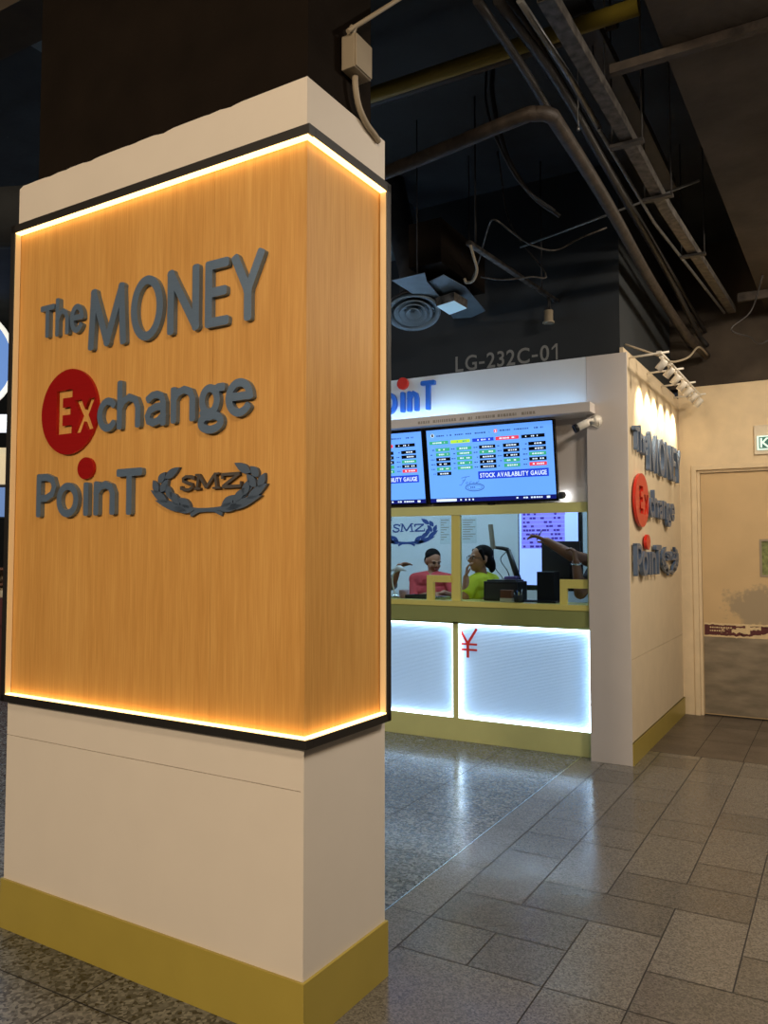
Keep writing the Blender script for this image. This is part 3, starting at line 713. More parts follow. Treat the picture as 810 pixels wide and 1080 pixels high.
# televisions under the ledge
def tv(x0, x1, label):
    t = thing('television', label, 'television', ((x0 + x1) / 2, FY - .02, 1.885))
    top, bot = Vector((0, FY - .05, 2.492)), Vector((0, FY + .04, 1.885)); ez = (top - bot); hh = ez.length; ez.normalize(); en = X.cross(ez)
    W = x1 - x0; o = Vector((x0, bot.y, bot.z))
    mb = MB(); mb.obox(o + X * W / 2 + ez * hh / 2 - en * .02, X * W / 2, ez * hh / 2, en * .02, .003); ob('housing', mb, 'tvb', t)
    mb = MB(); mb.obox(o + X * (W * .5) - ez * .008 - en * .01, X * .03, ez * .008, en * .008, .002); ob('sensor', mb, 'tvb', t)
    mb = MB(); mb.obox(o + X * W / 2 + ez * hh * .75 - en * .045, X * .15, ez * .06, en * .022, .002); ob('wall_bracket', mb, 'dark2', t)
    bz = .014; so = o + X * bz + ez * (bz + .003); sw, sh = W - 2 * bz, hh - 2 * bz
    names = list(S); s = MB()
    def R_(k, u0, u1, v0, v1, off): s.mi = names.index(k); s.rect(so, X, ez, u0 * sw, u1 * sw, (1 - v1) * sh, (1 - v0) * sh, off)
    R_('bg', 0, 1, 0, 1, .0006)
    rnd = random.Random(11)
    def dashes(k, u0, u1, v, h, lv, dens=.75):
        u = u0
        while u < u1:
            w = rnd.uniform(.006, .018)
            if rnd.random() < dens: R_(k, u, min(u1, u + w), v - h / 2, v + h / 2, lv)
            u += w + .005
    for c_, u, k, ch in (('wh', .05, 'bl', '1'), ('rd', .568, 'wh', '2')):
        s.mi = names.index(c_); cx, cyy, rr = u * sw, .925 * sh, .026 * sh
        f = s.bm.faces.new([s.bm.verts.new(so + X * (cx + rr * math.cos(2 * PI * i / 20)) + ez * (cyy + rr * math.sin(2 * PI * i / 20)) + en * .0009) for i in range(20)]); f.material_index = s.mi
        s.mi = names.index(k); put_glyph(s, ch, cx - .008, cx + .008, cyy - .011, cyy + .011, so + en * .0012, X, ez, .0002, .03)
    dashes('gy', .085, .52, .085, .02, .0009); dashes('gy', .60, .93, .075, .02, .0009)
    for k, u0, u1 in (('gr', .02, .18), ('ye', .20, .36), ('bu', .38, .55), ('rd', .565, .745), ('bl', .765, .94)):
        R_(k, u0, u1, .155, .20, .0009); dashes('wh' if k != 'ye' else 'gr', u0 + .03, u1 - .03, .178, .018, .0012)
    cols = [(.07, .19, 'ggkkgk'), (.245, .37, 'ggggg'), (.43, .56, 'kgkkk'), (.62, .745, 'kkkgg'), (.815, .945, 'kkgkr')]
    for u0, u1, st in cols:
        for i, c_ in enumerate(st):
            v = .275 + i * .066; k = {'g': 'gr', 'k': 'bl', 'r': 'rd'}[c_]
            R_(k, u0, u1, v - .023, v + .023, .0009); dashes('wh', u0 + .025, u1 - .02, v, .018, .0012, .85); dashes('gy', u0 - .045, u0 - .012, v, .014, .0009)
    R_('bu', .41, .955, .60, .705, .0009)
    s.mi = names.index('wh'); text_line(s, 'STOCK AVAILABILITY GAUGE', .425 * sw, .94 * sw, (1 - .685) * sh, (1 - .625) * sh, so + en * .0011, X, ez, .0003, .02)
    # faint script flourish and oval outline
    s.mi = names.index('gy'); q = lambda L_: [(u * sw, (1 - v) * sh) for u, v in L_]
    for st in ([(.27, .68), (.30, .665), (.34, .66)], [(.31, .665), (.29, .72), (.265, .775), (.25, .77)], [(.275, .715), (.30, .712)], [(.305, .75), (.315, .73), (.325, .745), (.31, .765), (.305, .75)], [(.335, .765), (.34, .735), (.355, .73)],
               [(.36, .75), (.375, .735), (.365, .765), (.385, .765), (.395, .735)], [(.39, .765), (.415, .72)]):
        s.stroke(q(st), .0035, so + en * .0009, X, ez, .0002)
    s.stroke(q(ell(.375, .81, .075, .05, n=28)), .006, so + en * .0009, X, ez, .0002); s.stroke(q(ell(.375, .81, .06, .03, n=28)), .003, so + en * .0009, X, ez, .0002)
    dashes('gy', .34, .41, .81, .02, .0009)
    R_('nv', 0, 1, .945, 1, .0009); R_('wh', .05, .22, .955, .99, .0012)
    for u in (.25, .29, .32, .35): R_('wh', u, u + .012, .962, .985, .0012)
    dashes('wh', .70, .90, .973, .02, .0012, .9); R_('wh', .93, .955, .96, .988, .0012)
    ob('screen', s, [S[k] for k in names], t)
    return t
tv(-2.925, -1.845, 'wide television with a stock table of five columns, nearest the end panel')
tv(-4.03, -2.945, 'wide television with a stock table, mostly hidden behind the wooden pillar')

# CCTV camera under the ledge end
cc = thing('cctv_camera', 'white bullet security camera fixed under the ledge beside the television', 'camera', ony(628, 443, FY - .016))
b0 = ony(629, 444, FY - .02)
mb = MB(); mb.lathe([(.045, 0), (.045, .012), (.03, .03), (.02, .05), (.016, .07)], (b0.x, FY - .016, b0.z), (0, -1, 0), 20); mb.tube(smoothpts([(b0.x, FY - .07, b0.z), (b0.x - .03, FY - .10, b0.z - .005), (b0.x - .05, FY - .12, b0.z - .02)]), .013, 10); ob('mount', mb, 'lampw', cc)
p0, p1 = Vector((b0.x - .03, FY - .12, b0.z - .02)), Vector((b0.x - .120, FY - .175, b0.z - .072))
dv = (p1 - p0).normalized(); ln = (p1 - p0).length
mb = MB(); mb.lathe([(.016, 0), (.025, .004), (.028, .02), (.028, ln - .03), (.026, ln - .028)], p0, dv, 20); ob('camera_body', mb, 'lampw', cc)
mb = MB(); mb.lathe([(.029, ln - .03), (.031, ln - .025), (.031, ln), (.025, ln), (.023, ln - .008), (.0, ln - .008)], p0, dv, 20); ob('lens_hood', mb, 'dark', cc)
mb = MB(); mb.tube(smoothpts([(b0.x + .0, FY - .03, b0.z + .02), (b0.x + .03, FY - .05, b0.z - .02), (b0.x + .02, FY - .04, b0.z - .05), (b0.x - .03, FY - .05, b0.z - .03)]), .004, 6); ob('cable', mb, 'lampw', cc)
# small lamp behind the television corner
lc = ony(592, 523, FY + .06)
mb = MB(); mb.lathe([(.022, 0), (.026, .006), (.026, .04), (.015, .05)], lc + Vector((0, -.035, 0)), (.4, 1, .1), 16)
sl = single('corner_lamp', mb, 'dark2', 'small lamp glowing on the wall at the bottom right corner of the television', 'lamp')
sp = bpy.data.lights.new('corner_lamp_glow', 'POINT'); sp.energy = .35; sp.color = (.85, .93, 1); sp.shadow_soft_size = .004
so_ = bpy.data.objects.new('corner_lamp_glow', sp); COL.objects.link(so_); so_.location = lc + Vector((.022, .022, -.004))

# ============================================================ BACK WALL, DOOR
DX0, DX1, DH = -1.215, -.15, 2.305
mb = MB(); mb.box(KX, DX0, BY, BY + .15, 0, 3.045); mb.box(DX1, 3.5, BY, BY + .15, 0, 3.045); mb.box(DX0, DX1, BY, BY + .15, DH, 3.045)
struct('wall_back', mb, 'cream')
mb = MB(); mb.box(-1.5, 3.5, BY + .03, BY + .2, 3.045, 4.4); struct('wall_back_upper', mb, 'slab')
dr = bpy.data.objects.new('door_1', None); COL.objects.link(dr); dr['kind'] = 'structure'; dr.location = (-.68, BY, 0); ROOTM[dr.name] = Matrix.Translation(Vector((-.68, BY, 0)))
mb = MB()
for i, (w, y) in enumerate(((.045, -.012), (.075, .02))):
    a0, a1, zz = DX0 + (0 if i == 0 else .045), DX1 - (0 if i == 0 else .045), DH - (0 if i == 0 else .045)
    ww = .045 if i == 0 else .025
    mb.box(a0, a0 + ww, BY + y, BY + .12, 0, zz, .002); mb.box(a1 - ww, a1, BY + y, BY + .12, 0, zz, .002); mb.box(a0 + ww, a1 - ww, BY + y, BY + .12, zz - ww, zz, .002)
ob('door_frame', mb, 'cream', dr)
lx0, lx1, ly = DX0 + .072, DX1 - .072, BY + .045
mb = MB(); wx0, wx1, wz0, wz1 = -.640, -.46, 1.29, 1.60
for b in ((lx0, wx0, .012, DH - .075), (wx1, lx1, .012, DH - .075), (wx0, wx1, .012, wz0), (wx0, wx1, wz1, DH - .075)): mb.box(b[0], b[1], ly, ly + .045, b[2], b[3])
lf = ob('door_leaf', mb, 'doorp', dr)
mb = MB(); mb.box(lx0, lx1, ly + .02, ly + .044, .001, .012); ob('threshold_gap', mb, 'dark', dr)
mb = MB(); mb.box(lx0 + .004, lx1 - .004, ly - .002, ly, .02, .72); ob('kick_plate', mb, 'steelplate', dr)
# torn warning tape
tp = MB(); rnd = random.Random(9)
def ragged(z, n, amp): return [(lx0 + .012 + (lx1 - lx0 - .024) * i / n, z + amp * noise.noise((i * .45, z * 7, 2))) for i in range(n + 1)]
lo_, hi_ = ragged(.722, 70, .008), ragged(.848, 70, .008)
tp.prism(lo_ + hi_[::-1], (0, ly - .002, 0), X, Zv, .0008); tpe = ob('torn_tape', tp, 'torn', dr)
mb = MB(); lo_, hi_ = ragged(.736, 70, .010), ragged(.832, 70, .008)
mid = [(x, z) for x, z in lo_]
def seg(i0, i1, a, b):
    lo2 = [(lo_[i][0], lo_[i][1] + (hi_[i][1] - lo_[i][1]) * max(0, min(1, a + .12 * noise.noise((i * .7, a * 5, 1))))) for i in range(i0, i1 + 1)]
    hi2 = [(hi_[i][0], lo_[i][1] + (hi_[i][1] - lo_[i][1]) * max(0, min(1, b + .12 * noise.noise((i * .6, b * 9, 3))))) for i in range(i0, i1 + 1)]
    mb.prism(lo2 + hi2[::-1], (0, ly - .0028, 0), X, Zv, .0006)
seg(0, 8, -.05, 1.05); seg(8, 21, .62, 1.0); seg(8, 25, .0, .28); seg(8, 18, .28, .62); seg(21, 27, .78, .95); seg(24, 30, .0, .25); seg(30, 37, .1, .62); seg(37, 70, .3, 1.0); seg(30, 70, .9, .98)
ob('tape_print', mb, 'maroon', tpe)
mb = MB()
for zz, x1 in ((.808, -.9), (.778, -.96)):
    x = -1.085
    while x < x1:
        w = rnd.uniform(.008, .02); mb.box(x, x + w, ly - .0042, ly - .0034, zz - .006, zz + .006); x += w + .006
ob('worn_lettering', mb, 'torn', tpe)
mb = MB(); mb.box(wx0 - .015, wx0 + .004, ly - .006, ly, wz0 - .015, wz1 + .015); mb.box(wx1 - .004, wx1 + .015, ly - .006, ly, wz0 - .015, wz1 + .015); mb.box(wx0 + .004, wx1 - .004, ly - .006, ly, wz0 - .015, wz0 + .004); mb.box(wx0 + .004, wx1 - .004, ly - .006, ly, wz1 - .004, wz1 + .015)
vp = ob('vision_panel', mb, 'greyc', dr)
mb = MB(); mb.box(wx0, wx1, ly + .015, ly + .02, wz0, wz1); ob('glazing', mb, 'grass', vp)
# exit sign over the door
ex = thing('exit_sign', 'green exit sign with white capitals in a clear plastic plate above the door', 'sign', (-.37, BY, 2.4))
mb = MB(); mb.box(-.672, -.08, BY - .02, BY, 2.375, 2.635, .002); mb.box(-.675, -.077, BY - .022, BY, 2.628, 2.638); ob('back_plate', mb, 'acryl', ex)
mb = MB(); mb.box(-.648, -.10, BY - .035, BY - .02, 2.412, 2.54, .002); ob('sign_face', mb, 'exwhite', ex)
mb = MB(); mb.box(-.632, -.116, BY - .0365, BY - .035, 2.425, 2.528); gf = ob('green_field', mb, 'greenex', ex)
mb = MB(); text_line(mb, 'KELUAR', -.622, -.126, 2.433, 2.52, (0, BY - .0365, 0), X, Zv, .001, .02, .16); ob('lettering', mb, 'exwhite', ex)

# ================================================================== CEILING
mb = MB(); mb.box(-11, 4, -7, 9, 4.4, 4.5); struct('ceiling', mb, 'deck')
mb = MB(); b2 = bmesh.new()
v = [b2.verts.new(p) for p in ((-.735, -3.5, 3.7), (-.56, BY + .05, 3.7), (4, BY + .05, 3.7), (4, -3.5, 3.7))]
f = b2.faces.new(v); r = bmesh.ops.extrude_face_region(b2, geom=[f]); bmesh.ops.translate(b2, vec=(0, 0, .7), verts=[g for g in r['geom'] if isinstance(g, bmesh.types.BMVert)])
bmesh.ops.recalc_face_normals(b2, faces=b2.faces[:]); mb.merge(b2); struct('ceiling_slab', mb, 'slab')
def pipe(name, pts, r, mt, label, cat='pipe', group=None, sm=True, n=12, extra=None):
    pts = smoothpts(pts, 5) if sm and len(pts) > 2 else pts
    mb = MB(); mb.tube(pts, r, n)
    if extra: extra(mb)
    return single(name, mb, mt, label, cat, group)
def rods(mb, pts, top=4.4, r=.004):
    for p in pts: mb.tube([p, (p[0], p[1], top)], r, 6)
# X-direction yellow-green pipe
yy = 3.5
pipe('sprinkler_pipe', [(-4.6, yy, 3.9), (-.72, yy, 3.9)], .038, 'ypipe', 'straight yellow-green pipe running across below the dark ceiling', sm=False, n=16)
pipe('water_pipe', [(-4.6, yy + .35, 4.12), (-.9, yy + .35, 4.12)], .05, 'dpipe', 'thick black pipe behind and above the yellow-green pipe', sm=False)
# rusty elbow pipe
pipe('rusty_pipe', [(-3.2, 3.62, 3.42), (-2.0, 3.545, 3.49), (-1.28, 3.42, 3.5), (-1.17, 3.42, 3.5), (-1.115, 3.47, 3.5), (-1.11, 3.6, 3.5), (-1.125, 4.5, 3.5), (-1.16, 5.9, 3.46), (-1.12, 7.2, 3.36), (-1.05, 7.8, 3.31)], .034, 'rust',
     'rusty brown pipe that bends from crosswise to lengthwise under the ceiling', n=14)
def zp(pts, z=None):
    o_ = [onz(x, y, zz) for x, y, zz in pts]
    return [p for p in o_ if p.y < 7.86] + [Vector((p.x, 7.86, p.z)) for p in o_ if p.y >= 7.86][:1]
pipe('conduit', zp([(503, 0, 3.75), (560, 85, 3.72), (600, 155, 3.68), (640, 220, 3.62), (690, 305, 3.56), (724, 360, 3.45), (738, 374, 3.4)]), .02, 'dpipe', 'black conduit just left of the rusty pipe, leftmost of the parallel pair', group=None)
pipe('conduit', zp([(525, 0, 3.78), (590, 90, 3.74), (650, 195, 3.68), (705, 290, 3.6), (735, 350, 3.5), (752, 374, 3.42)]), .022, 'dpipe', 'black conduit between the rusty pipe and the long cable tray')
pipe('conduit', zp([(535, -5, 3.86), (600, 100, 3.82), (665, 215, 3.75), (715, 300, 3.66), (745, 352, 3.55), (762, 374, 3.46)]), .016, 'dpipe', 'thinner black conduit hugging the left side of the cable tray')
pipe('steel_conduit', zp([(548, 0, 3.66), (600, 80, 3.65), (632, 136, 3.64)]), .014, 'metal', 'bare shiny steel conduit at the top beside the cable tray', sm=False)
pipe('steel_conduit', zp([(632, 137, 3.62), (690, 235, 3.6), (764, 330, 3.58)]), .010, 'metal', 'thin pale conduit strapped under the far half of the cable tray', sm=False)
# cable tray
tr = thing('cable_tray', 'long dusty grey cable tray running away beside the soffit', 'cable tray', (-.92, 5, 3.6))
pl = [onz(575, 0, 3.6), onz(650, 128, 3.6), onz(703, 225, 3.6), onz(772, 330, 3.6)]
mb = MB()
def tray(mb, a, b, w, h):
    a, b = Vector(a), Vector(b); d = (b - a); ln = d.length; d.normalize(); s_ = d.cross(Zv).normalized(); c = (a + b) / 2
    mb.obox(c, d * ln / 2, s_ * w / 2, Zv * .002); mb.obox(c + s_ * w / 2 + Zv * h / 2, d * ln / 2, s_ * .0015, Zv * h / 2); mb.obox(c - s_ * w / 2 + Zv * h / 2, d * ln / 2, s_ * .0015, Zv * h / 2)
for a, b in zip(pl, pl[1:]): tray(mb, a, b, .062, .05)
ob('tray', mb, 'dmetal', tr)
for q in (onz(660, 150, 3.595), onz(693, 207, 3.595), onz(730, 268, 3.595)):
    mb = MB(); mb.box(q.x - .08, q.x + .09, q.y - .02, q.y + .02, q.z - .02, q.z - .004)
    for dx in (-.07, .08): mb.tube([(q.x + dx, q.y, q.z - .01), (q.x + dx, q.y, 4.4)], .005, 6)
    ob('support_bracket', mb, 'dpipe', tr)
# second dark tray and strut channel
mb = MB(); tray(mb, onz(598, -10, 3.95), onz(660, 110, 3.95), .10, .05); tray(mb, onz(660, 110, 3.95), onz(705, 200, 3.95), .10, .05); single('dark_cable_tray', mb, 'dpipe', 'black cable tray above and right of the dusty grey tray', 'cable tray')
mb = MB(); s0, s1 = Vector((-.86, 3.55, 3.655)), Vector((1.2, 3.60, 3.655)); mb.box(-.86, 1.2, 3.53, 3.57, 3.655, 3.66); mb.box(-.86, 1.2, 3.53, 3.535, 3.66, 3.695); mb.box(-.86, 1.2, 3.565, 3.57, 3.66, 3.695)
single('strut_channel', mb, 'rust', 'brown steel strut channel fixed under the soffit at upper right', 'channel')
mb = MB(); p = onz(795, 337, 3.66); mb.box(p.x - .06, 2.0, 7.30, 7.34, 3.63, 3.702); single('strut_channel', mb, 'rust', 'short dark strut under the soffit far back at the right edge', 'channel')
# hanging threaded rods seen bright against the dark
i = 0
for x, y0, y1, zz in ((610, 38, 52, 'shortest bright hanging rod near the yellow-green pipe'), (617, 33, 62, 'second bright hanging rod from the left below the yellow-green pipe'), (626, 48, 78, 'bright hanging rod in the middle, between grey and black tray'), (638, 24, 36, 'bright rod tip right of the yellow-green pipe'), (638, 84, 101, 'lower bright rod end right of the grey tray'), (610, 90, 138, 'long bright hanging rod crossing the rusty pipe')):
    a, b = ony(x, y0, 3.75), ony(x, y1, 3.75)
    mb = MB(); mb.tube([b, (b.x, b.y, a.z)], .004, 6); mb.tube([(b.x, b.y, a.z), (b.x, b.y, 4.4)], .003, 6); mb.tube([b, b + Vector((0, 0, .02))], .007, 6); single('hanging_rod', mb, 'metal', zz, 'rod', group=None)
# spotlight track and lamp in front of the bulkhead
z_ = 3.42
a, b = onz(494, 256, z_), onz(595, 323, z_)
tk = thing('ceiling_track', 'thin grey track hanging from the ceiling with one white spotlight', 'track light', (a + b) / 2)
mb = MB(); d_ = (b - a).normalized(); sd = d_.cross(Zv); mb.obox((a + b) / 2, (b - a) / 2, sd * .019, Zv * .012, .002); ob('rail', mb, 'dmetal', tk)
for k in (.06, .72):
    p = a + (b - a) * k; mb = MB(); mb.tube([p, (p.x, p.y, 4.4)], .006, 6); ob('hanger', mb, 'dpipe', tk)
p = a + (b - a) * .80
mb = MB(); mb.tube([p, p - Zv * .10], .006, 8); mb.tube([p + sd * .01, p + sd * .012 - Zv * .1], .004, 6); hd = p - Zv * .10
mb.box(hd.x - .02, hd.x + .02, hd.y - .02, hd.y + .02, hd.z - .01, hd.z + .005); ob('lamp_stem', mb, 'dpipe', tk)
mb = MB(); mb.lathe([(.02, 0), (.034, -.004), (.034, -.085), (.044, -.09), (.044, -.098), (.036, -.098)], hd - Zv * .01, (0, 0, 1), 20); ob('lamp_head', mb, 'greyc', tk)
mb = MB(); mb.lathe([(.036, -.096), (.0, -.094)], hd - Zv * .01, (0, 0, 1), 20); ob('lamp_lens', mb, 'exwhite', tk)
# loose cables
pipe('loose_cable', [onz(497, 296, 3.42), onz(505, 275, 3.5), onz(515, 240, 3.55), onz(522, 232, 3.55), onz(540, 245, 3.5), onz(560, 258, 3.45), onz(585, 264, 3.42), onz(610, 252, 3.5), onz(640, 240, 3.55)], .006, 'dmetal', 'pale cable arching over the thin hanging track', 'cable', n=8)
pipe('loose_cable', [onz(496, 258, 3.41), onz(500, 272, 3.36), onz(503, 285, 3.32), onz(499, 296, 3.28), onz(492, 298, 3.3), onz(490, 294, 3.32)], .009, 'greyc', 'thick hooked cable end dangling from the left end of the thin track', 'cable', n=8)
pipe('loose_cable', [onz(507, 292, 3.4), onz(530, 295, 3.36), onz(560, 292, 3.36), onz(575, 288, 3.4), Vector((-2.05, 5.4, 3.9)), Vector((-2.1, 5.3, 4.4))], .006, 'dmetal', 'cable sagging behind the middle of the thin hanging track', 'cable', n=8)
pipe('loose_cable', [onz(520, 105, 4.2) + Vector((0, 0, .2)), onz(520, 105, 4.2), onz(535, 165, 3.9), onz(560, 205, 3.8), onz(590, 228, 3.7)], .014, 'dpipe', 'black cable drooping behind the rusty pipe', 'cable', n=8)
pipe('loose_cable', [onz(513, 110, 4.2) + Vector((0, 0, .2)), onz(513, 110, 4.2), onz(525, 150, 3.95), onz(550, 195, 3.8), onz(585, 222, 3.72)], .008, 'dpipe', 'thin black cable drooping lowest behind the rusty pipe', 'cable', n=8)
pipe('loose_cable', [(-1.03, 7.72, 3.30), onx(737, 366, -1.0), onx(727, 376, -1.0), onx(715, 381, -1.02), onx(705, 381, -1.06), onx(697, 376, -1.14), Vector((-1.376, 6.0, 3.05))], .008, 'greyc', 'pale looping cable above the row of spotlights', 'cable', n=8)
pipe('loose_cable', [(-.5, 6.9, 3.70), (-.60, 7.0, 3.45), onz(771, 347, 3.3), onz(790, 355, 3.25), onz(812, 358, 3.25), (.1, 7.0, 3.70)], .007, 'dpipe', 'grey cable sagging near the far end of the cable tray', 'cable', n=8)
pipe('thin_conduit', [(-1.9, 5.2, 3.62), (-.70, 5.05, 3.75)], .008, 'metal', 'thin steel conduit running crosswise behind the rusty pipe', sm=False, n=8)
# air diffuser, duct box and square downlight
dc = onz(436, 330, 3.25)
df = thing('air_diffuser', 'round grey ceiling air diffuser with concentric rings, beside the pillar', 'air vent', dc)
dax = (Vector((.30, -.40, 1.0)) if False else Vector((-.22, .36, 1.0))).normalized()
mb = MB(); mb.lathe([(.18, .03), (.2, .0), (.195, -.012), (.165, .004), (.16, .03)], dc, dax, n=36); ob('outer_ring', mb, 'duct', df)
for r_, h in ((.145, .005), (.105, .004), (.06, .004)):
    mb = MB(); mb.lathe([(r_ - .035, .035), (r_, h - .012), (r_ - .006, h - .016), (r_ - .04, .02)], dc, dax, n=36); ob('cone_ring', mb, 'duct', df)
mb = MB(); mb.lathe([(.19, .03), (.19, .05), (.12, .12), (.10, .16)], dc, dax, n=28); mb.tube(smoothpts([dc + dax * .15, dc + dax * .3 + Zv * .05, dc + Vector((-.2, .2, .7)), dc + Vector((-.3, .2, 1.15))]), .10, 16); ob('duct_collar', mb, 'dpipe', df)
du = thing('air_duct', 'dark rectangular air duct box hanging over the square downlight', 'duct', (-2.25, 5.2, 3.35))
mb = MB(); p0_ = onz(465, 276, 3.42); p1_ = onz(497, 310, 3.42); mb.box(p0_.x - .24, p0_.x, p0_.y, p0_.y + .75, 3.42, 3.72); ob('duct_body', mb, 'shaft', du)
mb = MB(); q = [onz(413, 296, 3.33), onz(448, 288, 3.33), onz(450, 297, 3.33), onz(478, 330, 3.33), onz(455, 322, 3.33)]
bb = [(v.x, v.y) for v in q]; mb.prism(bb[::-1], (0, 0, 3.33), X, Y, .004); ob('loose_sheet', mb, 'duct', du)
mb = MB(); q = [onz(453, 297, 3.36), onz(468, 290, 3.36), onz(491, 303, 3.36), onz(512, 328, 3.36), onz(497, 335, 3.36), onz(478, 336, 3.36)]
mb.prism([(v.x, v.y) for v in q][::-1], (0, 0, 3.36), X, Y, .004); ob('bottom_sheet', mb, 'duct', du)
for q in (onz(440, 292, 3.33), onz(495, 312, 3.36)):
    mb = MB(); mb.tube([q, (q.x, q.y, 4.4)], .005, 6); ob('hanger', mb, 'dpipe', du)
q = [onz(460, 323, 3.26), onz(479, 317, 3.26), onz(493, 325, 3.26), onz(474, 332, 3.26)]
sd_ = thing('square_downlight', 'small square downlight with pale blue diffuser beside the round air vent', 'ceiling light', sum(q, Vector()) / 4)
mb = MB(); mb.prism([(v.x, v.y) for v in q][::-1], (0, 0, 3.262), X, Y, .06); ob('housing', mb, 'dmetal', sd_)
mb = MB(); cq = sum(q, Vector()) / 4; mb.prism([(cq.x + (v.x - cq.x) * .94, cq.y + (v.y - cq.y) * .94) for v in q][::-1], (0, 0, 3.257), X, Y, .005); ob('diffuser', mb, 'lampdim', sd_)
mb = MB(); mb.tube([cq + Zv * .06, (cq.x, cq.y, 3.364)], .006, 6); ob('hanger', mb, 'dpipe', sd_)
# beams near the pillar head, upper left
mb = MB(); q0, q1 = onz(-40, 62, 3.85), onz(140, -35, 3.85); mb.box(-5.5, -1.0, q0.y - .12, q0.y + .10, 3.85, 4.4); struct('trim_3', mb, 'slab')
mb = MB(); mb.box(-3.42, -3.05, 2.3, 9, 4.0, 4.4); struct('trim_4', mb, 'duct')
mb = MB(); mb.tube([(-4.6, 2.6, 3.42), (-3.3, 2.9, 3.30), (-2.2, 3.2, 3.2)], [.16, .17, .16], 20)
single('lagged_pipe', mb, 'deck', 'thick dark lagged pipe passing behind the top left of the pillar', 'pipe')
mb = MB(); p = ony(8, 140, 3.4); mb.tube([p, (p.x, p.y, 4.4)], .006, 6); single('hanging_rod', mb, 'metal', 'thin grey rod hanging at the far upper left edge', 'rod')
# track with seven spotlights along the side wall
tx = -1.10
ra, rb = onx(694.8, 371.5, tx), onx(738, 418, tx); rz = (ra.z + rb.z) / 2
st = thing('spotlight_track', 'white track with a row of seven spotlights standing off the cream side wall', 'track light', (tx, (ra.y + rb.y) / 2, rz))
mb = MB(); mb.obox((ra + rb) / 2, (rb - ra) / 2, X * .017, Zv * .009, .001); ob('rail', mb, 'lampw', st)
for k in (.03, .35, .66, .97):
    p = ra + (rb - ra) * k; mb = MB(); mb.tube([(KX + .0, p.y, p.z), (p.x + .06, p.y, p.z + .008)], .008, 8); ob('arm', mb, 'lampw', st)
hp = [(698, 390), (706, 398.5), (714.5, 406.5), (721.5, 413.5), (728, 419.5), (733.5, 424.5), (737.5, 428)]
for i, (x, y) in enumerate(hp):
    k = .05 + .15 * i; p = ra + (rb - ra) * k; c = p - Zv * .075
    ax = Vector((-.66, -.02 + .04 * (i % 3), -.75)).normalized()
    mb = MB(); mb.tube([p, p - Zv * .035, c + Y * .03], .007, 8); mb.box(p.x - .012, p.x + .012, p.y - .03, p.y + .03, p.z - .025, p.z - .008); yk = ob('yoke', mb, 'lampw', st)
    mb = MB(); mb.lathe([(.015, -.045), (.025, -.041), (.027, -.03), (.027, .04), (.024, .04), (.023, .034)], c, ax, 20); hh_ = ob('lamp_head', mb, 'lampw', st)
    mb = MB(); mb.lathe([(.023, .035), (.0, .036)], c, ax, 20); ob('lamp_lens', mb, 'lampon' if i else 'exwhite', hh_)
    if i == 0: continue
    l = bpy.data.lights.new('spot', 'SPOT'); l.energy = 26; l.color = (1, .85, .60); l.spot_size = math.radians(74); l.spot_blend = 1; l.shadow_soft_size = .02
    lo = bpy.data.objects.new('spot', l); COL.objects.link(lo); lo.location = c + ax * .046; lo.rotation_euler = ax.to_track_quat('-Z', 'Y').to_euler()

# ================================================================ BOOTH INSIDE
def desk_at(x, y, Yv): return ony(x, y, Yv)
CT = 1.1085
# emblem on the back wall
bw = BY - .06
e0, e1 = ony(397, 560, bw), ony(462, 560, bw); zt_, zb_ = ony(445, 545, bw).z, ony(428, 576, bw).z
wk = thing('wall_emblem', 'blue laurel wreath emblem with capitals on the white back wall inside the booth', 'sign', ((e0.x + e1.x) / 2, bw, zb_))
wreath(wk, (e0.x, e1.x, zb_, zt_), .004, (0, bw, 0), X, Zv, 'blue_vinyl', 'blue_vinyl', False)
# notices on the back wall
for (x0, x1, y0, y1), lb in (((464, 475, 546, 574), 'pale printed notice on the booth back wall just right of the emblem'), ((487, 503, 546, 573), 'pale printed notice on the booth back wall behind the woman in yellow')):
    a, b = ony(x0, y0, bw), ony(x1, y1, bw); mb = MB(); mb.box(a.x, b.x, bw - .003, bw, b.z, a.z)
    mb.mi = 1
    for k in range(9):
        z = a.z - (a.z - b.z) * (.1 + .09 * k); mb.box(a.x + .012, b.x - .015 - .03 * (k % 3), bw - .0036, bw - .003, z - .004, z + .004)
    single('wall_notice', mb, ['poster', 'greyc'], lb, 'notice')
# big monitor near the right of the booth
my = 7.2
a, b = ony(547.5, 538.5, my), ony(610.5, 618, my)
mo = thing('wall_monitor', 'large bright monitor with rows of violet text at the right inside the booth', 'monitor', ((a.x + b.x) / 2, my, b.z - .05))
mb = MB(); mb.box(a.x - .012, b.x + .03, my, my + .05, b.z - .05, a.z + .015, .003); ob('housing', mb, 'tvb', mo)
s = MB(); s.mi = 0; s.rect((0, my, 0), X, Zv, a.x, b.x, b.z, a.z, .001)
rnd = random.Random(4); w_, h_ = b.x - a.x, a.z - b.z
for r_ in range(9):
    z = a.z - h_ * (.055 + .054 * r_); s.mi = 1; s.rect((0, my, 0), X, Zv, a.x + w_ * .04, a.x + w_ * .78, z - .018, z + .018, .0014)
    u = .07
    while u < .76:
        d0 = rnd.uniform(.03, .07); s.mi = 2 if rnd.random() < .7 else 1; s.rect((0, my, 0), X, Zv, a.x + w_ * u, a.x + w_ * (u + d0), z - .009, z + .009, .0018); u += d0 + rnd.choice((.01, .03, .08))
ob('screen', s, [S['pw'], S['pp'], S['pd']], mo)
